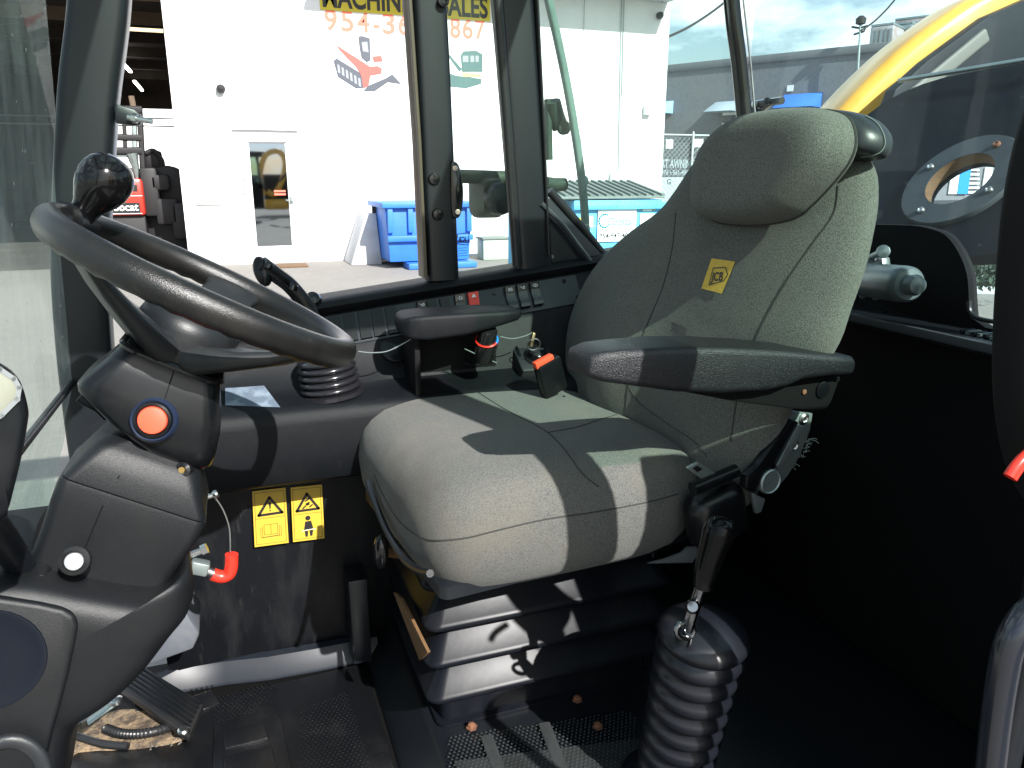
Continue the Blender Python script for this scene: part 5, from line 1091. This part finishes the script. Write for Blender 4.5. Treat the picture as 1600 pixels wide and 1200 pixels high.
t = B(); strokes(t, [PP(u, v, .0165) for u, v in ((-90, 704), (2, 649), (27, 624), (30, 606), (22, 592), (0, 577), (-90, 573))], .004, nP); obj('screen_surround', t, mat('surround_grey', (.2, .22, .22), .5), pod2)

# ================================================================== FLOOR: mat, pedal, hoses
fm = thing('floor_mat', 'black ribbed rubber floor mat with moulded pads and stipple', 'floor mat', (-.05, 1.2, 0))
t = B(); prism(t, [V((-.40, .5, .001)), V((.195, .5, .001)), V((.2, 1.50, .001)), V((-.08, 1.49, .001)), V((-.40, 1.40, .001))], V((0, 0, .007)), .002); obj('sheet', t, MATR, fm)
def fp(u, v, z=.008): return P(u, v, Z=z)
def pad(uv, h, m=MATR, name='raised_pad', z=.008, bev=.003):
    t = B(); prism(t, [fp(u, v, z - .001) for u, v in uv], V((0, 0, h + .001)), bev); return obj(name, t, m, fm)
# moulded pads toward the camera and stippled areas
pad(((335, 1135), (425, 1110), (440, 1130), (455, 1195), (470, 1260), (330, 1260)), .006)
pad(((348, 1150), (412, 1133), (420, 1160), (352, 1178)), .011)
pad(((350, 1190), (425, 1170), (436, 1215), (352, 1235)), .011)
pad(((300, 1090), (330, 1080), (345, 1100), (300, 1118)), .003)
def stipple(poly_, step, m=MATR, r=.0022, z=.008):
    t = B(); ps = [fp(u, v, z) for u, v in poly_]
    x0, x1 = min(p.x for p in ps), max(p.x for p in ps); y0, y1 = min(p.y for p in ps), max(p.y for p in ps)
    def inside(x, y):
        c = False
        for a_, b_ in zip(ps, ps[1:] + ps[:1]):
            if (a_.y > y) != (b_.y > y) and x < (b_.x - a_.x) * (y - a_.y) / (b_.y - a_.y) + a_.x: c = not c
        return c
    j = 0; y = y0
    while y < y1:
        x = x0 + (step / 2 if j % 2 else 0)
        while x < x1:
            if inside(x, y):
                c = V((x, y, z)); loft(t, [[c + V((r * a_, r * b_, 0)) for a_, b_ in ((1, 0), (0, 1), (-1, 0), (0, -1))], [c + V((r * .45 * a_, r * .45 * b_, .0018)) for a_, b_ in ((1, 0), (0, 1), (-1, 0), (0, -1))]])
            x += step
        y += step * .866; j += 1
    if len(t.verts) == 0: t.free(); return
    o = obj('stipple', t, m, fm); o['kind'] = 'stuff'
stipple(((330, 1092), (415, 1068), (436, 1070), (395, 1120), (340, 1130)), .009)
stipple(((470, 1110), (540, 1080), (575, 1180), (590, 1260), (470, 1260)), .009)
stipple(((240, 1050), (300, 1040), (345, 1062), (330, 1080), (300, 1085)), .010)
# tread mat on the seat platform, lit at the near edge
pm_ = thing('platform_mat', 'grey-black chequered tread mat on the seat platform before the gear lever', 'tread mat', (.5, .95, .066))
t = B(); prism(t, [V((.285, 1.08, .067)), V((.62, 1.02, .067)), V((.75, .45, .067)), V((.285, .45, .067))], V((0, 0, .005)), .002); obj('sheet', t, GREYR, pm_)
_f = fm; fm = pm_
stipple(((700, 1150), (990, 1110), (1010, 1260), (700, 1260)), .0085, GREYR, .0022, .072)
for u0, v0, u1, v1 in ((760, 1150, 800, 1260), (850, 1130, 900, 1260)):
    t = B(); sweep(t, [fp(u0, v0, .072), fp(u1, v1, .072)], .022, .004, zU); obj('tread_bar', t, GREYR, pm_)
fm = _f
for u, v in ((737, 1137), (902, 1094), (934, 1136)):
    t = B(); q = fp(u, v, .070); lathe(t, q, zU, [(.0105, 0), (.0105, .003), (.008, .003), (.007, .008), (.003, .010)], 6); tag(obj('floor_bolt', t, RUST), {737: 'rusty hexagonal bolt by the front corner of the seat base', 902: 'rusty bolt in the shade beside the seat base', 934: 'small dark rusty bolt nearest the gear lever boot'}[u], 'bolt', 'bolts fixing the seat base')
# throttle pedal
pe = thing('throttle_pedal', 'black ribbed throttle pedal with a steel link under the dashboard', 'pedal', fp(250, 1130, 0))
cor = [P(212, 1036, Z=.075), P(318, 1100, Z=.05), P(296, 1150, Z=.05), P(180, 1068, Z=.075)]
t = B(); npd = (cor[1] - cor[0]).cross(cor[3] - cor[0]).normalized(); npd = npd if npd.z > 0 else -npd
prism(t, cor, -npd * .016, .003); obj('plate', t, RUB, pe)
for k in range(6):
    f = .06 + .15 * k; a_, b_ = cor[0].lerp(cor[3], f) + npd * .001, cor[1].lerp(cor[2], f) + npd * .001
    t = B(); sweep(t, [a_.lerp(b_, .04), a_.lerp(b_, .96)], .006, .005, npd, .3); obj('rib', t, PLAS2, pe)
t = B(); lathe(t, P(287, 1143, Z=.06), npd, [(.011, 0), (.011, .004), (.008, .007)], 16); obj('pivot_bolt', t, STEEL, pe)
t = B(); sweep(t, [P(138, 1128, Z=.06), P(182, 1096, Z=.085)], .02, .008, zU, .4); lk = obj('link_arm', t, DULL, pe)
t = B(); lathe(t, P(181, 1097, Z=.09), zU, [(.0125, 0), (.0125, .006), (.008, .009)], 18); obj('link_bolt', t, STEEL, lk)
gt = B(); random.seed(11)
pts = spline([fp(u, v, .0085) for u, v in ((150, 1120), (200, 1108), (255, 1115), (292, 1125), (300, 1150), (255, 1165), (190, 1172), (120, 1176), (95, 1190), (80, 1170), (110, 1140))], 4, True); pillow(gt, pts, zU, .006, .0005, 3, 2, shape=lambda p, s: zU * random.uniform(-.001, .0012))
o = obj('grit', gt, GRIT); o['kind'] = 'stuff'
st_ = B()
for k in range(160):
    u, v = random.uniform(110, 285), random.uniform(1118, 1172); c = fp(u, v, .012); s = random.uniform(.0015, .004)
    loft(st_, [[c + V((s * math.cos(q), s * math.sin(q), 0)) for q in (0, 2, 4)], [c + V((s * .4, .2 * s, s))] * 1 + [c + V((-s * .3, .3 * s, s * .8)), c + V((0, -s * .4, s))]])
o = obj('gravel', st_, mat('wet_grit', (.13, .12, .11), .35, spec=.4, var=[(60, (.06, .05, .05), .45, .6)])); o['kind'] = 'stuff'
def hose(name, pts, r, label, ribs=0, m=RUB):
    p = spline(pts, 8 if not ribs else 14); rr = [r * (1 + (.18 if ribs and k % 2 else 0)) for k in range(len(p))]; t = B(); tube(t, p, rr, 10); return tag(obj(name, t, m), label, 'hose', 'hoses beside the pedal')
hose('corrugated_hose', [P(u, v, Z=.035) for u, v in ((165, 1138), (190, 1146), (225, 1146), (268, 1136))], .008, 'ribbed black conduit running from the grit to the pedal pivot', 1)
hose('smooth_hose', [P(u, v, Z=.03) for u, v in ((90, 1140), (120, 1150), (160, 1162), (200, 1166))], .007, 'smooth black hose lying in the grit below the ribbed conduit')
# pale steel box under the far end of the dashboard
t = B(); pts = [P(u, v, Y=1.40) for u, v in ((222, 1022), (290, 955), (312, 992), (302, 1015), (232, 1040))]; prism(t, pts, V((0, .12, 0)), .006); tag(obj('heater_duct', t, mat('pale_duct', (.10, .11, .13), .45, var=[(18, (.14, .145, .15), .5, .75)])), 'pale grey angled duct box under the end of the dashboard', 'duct')
# ================================================================== RED COCK LEVER, CABLE, STICKERS
rv = thing('red_valve_lever', 'red L-shaped valve lever with a thin cable beside the column base', 'lever', P(345, 900, Y=1.3))
YV = 1.22
t = B(); tube(t, spline([P(u, v, Y=YV) for u, v in ((332, 897), (345, 901), (356, 898), (361, 888), (362, 866))], 5), .0105, 14); obj('grip', t, RED, rv)
t = B(); tube(t, [P(304, 884, Y=YV), P(334, 896, Y=YV)], .0075, 10); obj('shank', t, STEEL, rv)
t = B(); box(t, P(312, 886, Y=YV), (.028, .02, .022), Matrix.Rotation(.4, 3, 'Y'), .003); obj('valve_body', t, DULL, rv)
t = B(); tube(t, [P(298, 867, Y=YV), P(315, 860, Y=YV)], .0055, 10); lathe(t, P(315, 860, Y=YV), P(322, 857, Y=YV) - P(315, 860, Y=YV), [(.009, 0), (.009, .009)], 6); obj('valve_pin', t, STEEL, rv)
t = B(); tube(t, spline([P(u, v, Y=YV) for u, v in ((319, 772), (333, 775), (348, 795), (358, 822), (360, 846), (360, 862))], 6), .0012, 6); obj('cable', t, STEEL, rv)
t = B(); tube(t, spline([P(u, v, Y=YV) for u, v in ((319, 772), (310, 798), (297, 825), (288, 850))], 6), .0011, 6); obj('cable', t, DULL, rv)
t = B(); tube(t, [P(318, 779, Y=YV), P(338, 772, Y=YV)], .004, 8); lathe(t, P(334, 774, Y=YV), P(340, 771, Y=YV) - P(334, 774, Y=YV), [(.0065, 0), (.0075, .004), (.006, .007)], 12); obj('cable_ferrule', t, STEEL, rv)
def sticker(corn, label, kind):
    s = thing('warning_sticker', label, 'sticker', P(*corn[3], Y=1.53), group='warning stickers on the console side')
    ys = 1.531
    c = [P(u, v, Y=ys) for u, v in corn]
    t = B(); prism(t, c, V((0, .002, 0))); obj('sheet', t, YEL, s)
    def I(a_, b_, o_=.0004): q = c[0].lerp(c[1], a_).lerp(c[3].lerp(c[2], a_), b_); return q + V((0, -o_, 0))
    nn = V((0, -1, 0)); w_ = (c[1] - c[0]).length
    t = B(); strokes(t, [I(.06, .04), I(.94, .04), I(.94, .96), I(.06, .96)], w_ * .012, nn, True); strokes(t, [I(.06, .5), I(.94, .5)], w_ * .012, nn); obj('border', t, INK, s)
    t = B(); strokes(t, [I(.5, .14), I(.86, .43), I(.16, .44)], w_ * .085, nn, True); obj('warning_triangle', t, INK, s)
    if kind == 'book':
        t = B(); flat(t, [I(.46, .21), I(.55, .21), I(.52, .345), I(.49, .345)]); flat(t, [I(.485, .36), I(.525, .36), I(.525, .385), I(.485, .385)]); obj('exclamation_mark', t, INK, s)
        t = B()
        for a0, a1, b0, b1 in ((.30, .50, .62, .80), (.50, .70, .62, .80)): strokes(t, [I(a0, b0), I(a1, b0), I(a1, b1), I(a0, b1)], w_ * .013, nn, True)
        for d_ in (.05, .1): strokes(t, [I(.30 - d_, .64 + d_ * .2), I(.30 - d_, .83 + d_ * .2), I(.70 + d_, .82 + d_ * .2), I(.70 + d_, .64 + d_ * .2)], w_ * .012, nn)
        obj('book_symbol', t, INK, s)
    else:
        t = B()
        for q in (((.44, .27), (.55, .24)), ((.47, .33), (.56, .30)), ((.36, .40), (.44, .36)), ((.58, .38), (.66, .35))): strokes(t, [I(*q[0]), I(*q[1])], w_ * .05, nn)
        flat(t, [I(.46, .31), I(.56, .29), I(.58, .34), I(.47, .36)]); obj('overturn_symbol', t, INK, s)
        t = B(); ring = [I(.5 + .085 * math.cos(q), .585 + .045 * math.sin(q)) for q in [k * math.pi / 6 for k in range(12)]]; flat(t, ring); obj('person_head', t, INK, s)
        t = B(); flat(t, [I(.41, .645), I(.60, .64), I(.66, .79), I(.36, .80)]); flat(t, [I(.38, .82), I(.49, .82), I(.47, .93), I(.40, .93)]); flat(t, [I(.53, .815), I(.65, .81), I(.62, .92), I(.55, .925)]); obj('person_figure', t, INK, s)
        t = B(); strokes(t, [I(.30, .815), I(.5, .80), I(.73, .80)], w_ * .02, V((0, -1, 0))); obj('belt_mark', t, WHITE, s)
sticker(((394, 768), (446, 762), (451, 848), (398, 855)), 'yellow warning sticker with exclamation triangle over an open book', 'book')
sticker(((454, 762), (503, 757), (507, 841), (458, 847)), 'yellow warning sticker with triangle over a belted seated figure', 'belt')

# ================================================================== GEAR LEVER, WIPER MOTOR, DOOR PIECES
gl = thing('gear_lever', 'black gear lever with a bulb grip and tall ribbed rubber boot', 'gear lever', P(1050, 1190, Z=.07))
g0 = P(1046, 1232, Z=.066); g1 = P(1100, 985, Y=g0.y - .05); gd2 = (g1 - g0).normalized(); gl_len = (g1 - g0).length
prof = [(.085, -.006), (.085, .004), (.07, .008)]; nrb = 9
for k in range(nrb):
    h0 = .01 + (gl_len - .03) * k / nrb; hh_ = (gl_len - .03) / nrb; R0 = .060 + .008 * k / nrb
    prof += [(R0 - .009, h0), (R0 - .002, h0 + hh_ * .22), (R0, h0 + hh_ * .45), (R0 - .002, h0 + hh_ * .7), (R0 - .009, h0 + hh_ * .95)]
prof += [(.066, gl_len - .016), (.069, gl_len - .008), (.066, gl_len), (.052, gl_len + .010), (.03, gl_len + .018), (.01, gl_len + .022)]
t = B(); lathe(t, g0, gd2, prof, 40); obj('boot', t, mat('boot_rubber', (.008, .009, .013), .32, bump=(60, .12, .001)), gl, sharp=80)
yl = g1.y - .055
t = B(); tube(t, [P(u, v, Y=yl + o_) for u, v, o_ in ((1068, 1000, .02), (1078, 968, .0), (1092, 925, 0), (1104, 895, 0))], [.012, .0095, .0085, .010], 14); obj('shaft', t, CHROME, gl)
t = B(); pth = [P(u, v, Y=yl) for u, v in ((1097, 918), (1103, 895), (1110, 870), (1117, 850), (1123, 833), (1127, 820), (1129, 812), (1130, 808))]; tube(t, pth, [.013, .0165, .018, .020, .0225, .021, .015, .004], 22); obj('grip', t, mat('lever_gloss', (.004, .004, .0045), .14, spec=.2, bump=(50, .08, .001)), gl)
t = B(); lathe(t, P(1082, 948, Y=yl - .012), CR * -.2 - CF + CU * .3, [(.010, -.01), (.010, .004), (.007, .008)], 14); obj('clamp_bolt', t, CHROME, gl)
t = B(); rr_ = [P(1070 + 14 * math.cos(a_), 985 + 12 * math.sin(a_), Y=yl + .0) for a_ in [2 * math.pi * k / 14 for k in range(15)]]; tube(t, rr_, .004, 8, caps=False); obj('clamp_ring', t, CHROME, gl)
# rear wiper motor on the rear panel
wmt = thing('wiper_motor', 'grey wiper motor can with a domed end cap on the dark rear panel', 'motor', P(1390, 450, X=1.12))
a_, b_ = P(1345, 436, X=1.13), P(1424, 445, X=1.08); ax = (b_ - a_).normalized()
t = B(); lathe(t, a_, ax, [(.030, 0), (.0315, .003), (.0315, (b_ - a_).length * .86), (.0305, (b_ - a_).length * .93), (.026, (b_ - a_).length * .97), (.018, (b_ - a_).length * .975), (.018, (b_ - a_).length * 1.06), (.014, (b_ - a_).length * 1.12), (.008, (b_ - a_).length * 1.14), (.002, (b_ - a_).length * 1.145)], 32); obj('motor_can', t, mat('motor_grey', (.16, .20, .20), .38, metal=.4), wmt)
t = B(); box(t, P(1375, 446, X=1.095), (.03, .004, .026), bev=.001); obj('label', t, INK, wmt)
t = B(); prism(t, [P(u, v, X=1.14) for u, v in ((1340, 398), (1378, 402), (1380, 418), (1344, 462), (1330, 460))], V((.02, 0, 0)), .003); brk = obj('mounting_bracket', t, DULL, wmt)
for u, v in ((1353, 410), (1374, 407), (1350, 462), (1370, 464)):
    t = B(); lathe(t, P(u, v, X=1.135), V((-1, 0, 0)), [(.006, 0), (.006, .006), (.003, .008)], 6); obj('bolt', t, STEEL, brk)
t = B(); tube(t, [P(1362, 402, X=1.14), P(1380, 393, X=1.12)], [.007, .006], 12); lathe(t, P(1378, 394, X=1.122), P(1388, 389, X=1.11) - P(1378, 394, X=1.122), [(.006, 0), (.012, .004), (.012, .008), (.004, .011)], 18); obj('park_knob', t, DULL, wmt)
# red release lever on the door post and the glossy grab tube below it
t = B(); pth = spline([P(u, v, Y=.42) for u, v in ((1640, 690), (1612, 708), (1592, 726), (1578, 746))], 5); sweep(t, pth, .013, .010, V((0, 1, 0)), .45); tag(obj('door_release', t, RED), 'red door release lever poking out beside the door post', 'lever')
t = B(); pth = spline([P(u, v, Y=.40) for u, v in ((1720, 930), (1660, 930), (1612, 955), (1580, 1000), (1566, 1060), (1556, 1130), (1545, 1230), (1535, 1330))], 6); tube(t, pth, .0125, 18); tag(obj('door_grab_tube', t, mat('handle_gloss', (.012, .014, .02), .2, spec=.7)), 'glossy black bent grab handle in the door opening', 'grab handle')
# a yellow digger added out of view, only for its reflection in the warehouse door
dg = thing('reflected_digger', 'added yellow digger arm and dark body, there for the reflection in the warehouse door glass', 'digger', (1.9, -2.6, GZ))
t = B(); pts = [V((1.45, -2.6, .3)), V((1.35, -2.6, .9)), V((1.6, -2.6, 1.75)), V((2.1, -2.6, 1.95)), V((2.35, -2.6, 1.6)), V((2.2, -2.6, .9)), V((1.85, -2.6, .35)), V((1.6, -2.6, .45))]
sweep(t, spline(pts, 5), .2, .22, V((0, 1, 0)), .2); obj('arm', t, ORANGE, dg)
t = B(); box(t, V((2.5, -3.1, .45)), (2.0, 1.0, 1.3), bev=.08); obj('body', t, BODYB, dg)
t = B(); box(t, V((1.9, -2.5, -.05)), (.9, .3, .4), bev=.08); obj('bucket', t, ORANGE, dg)
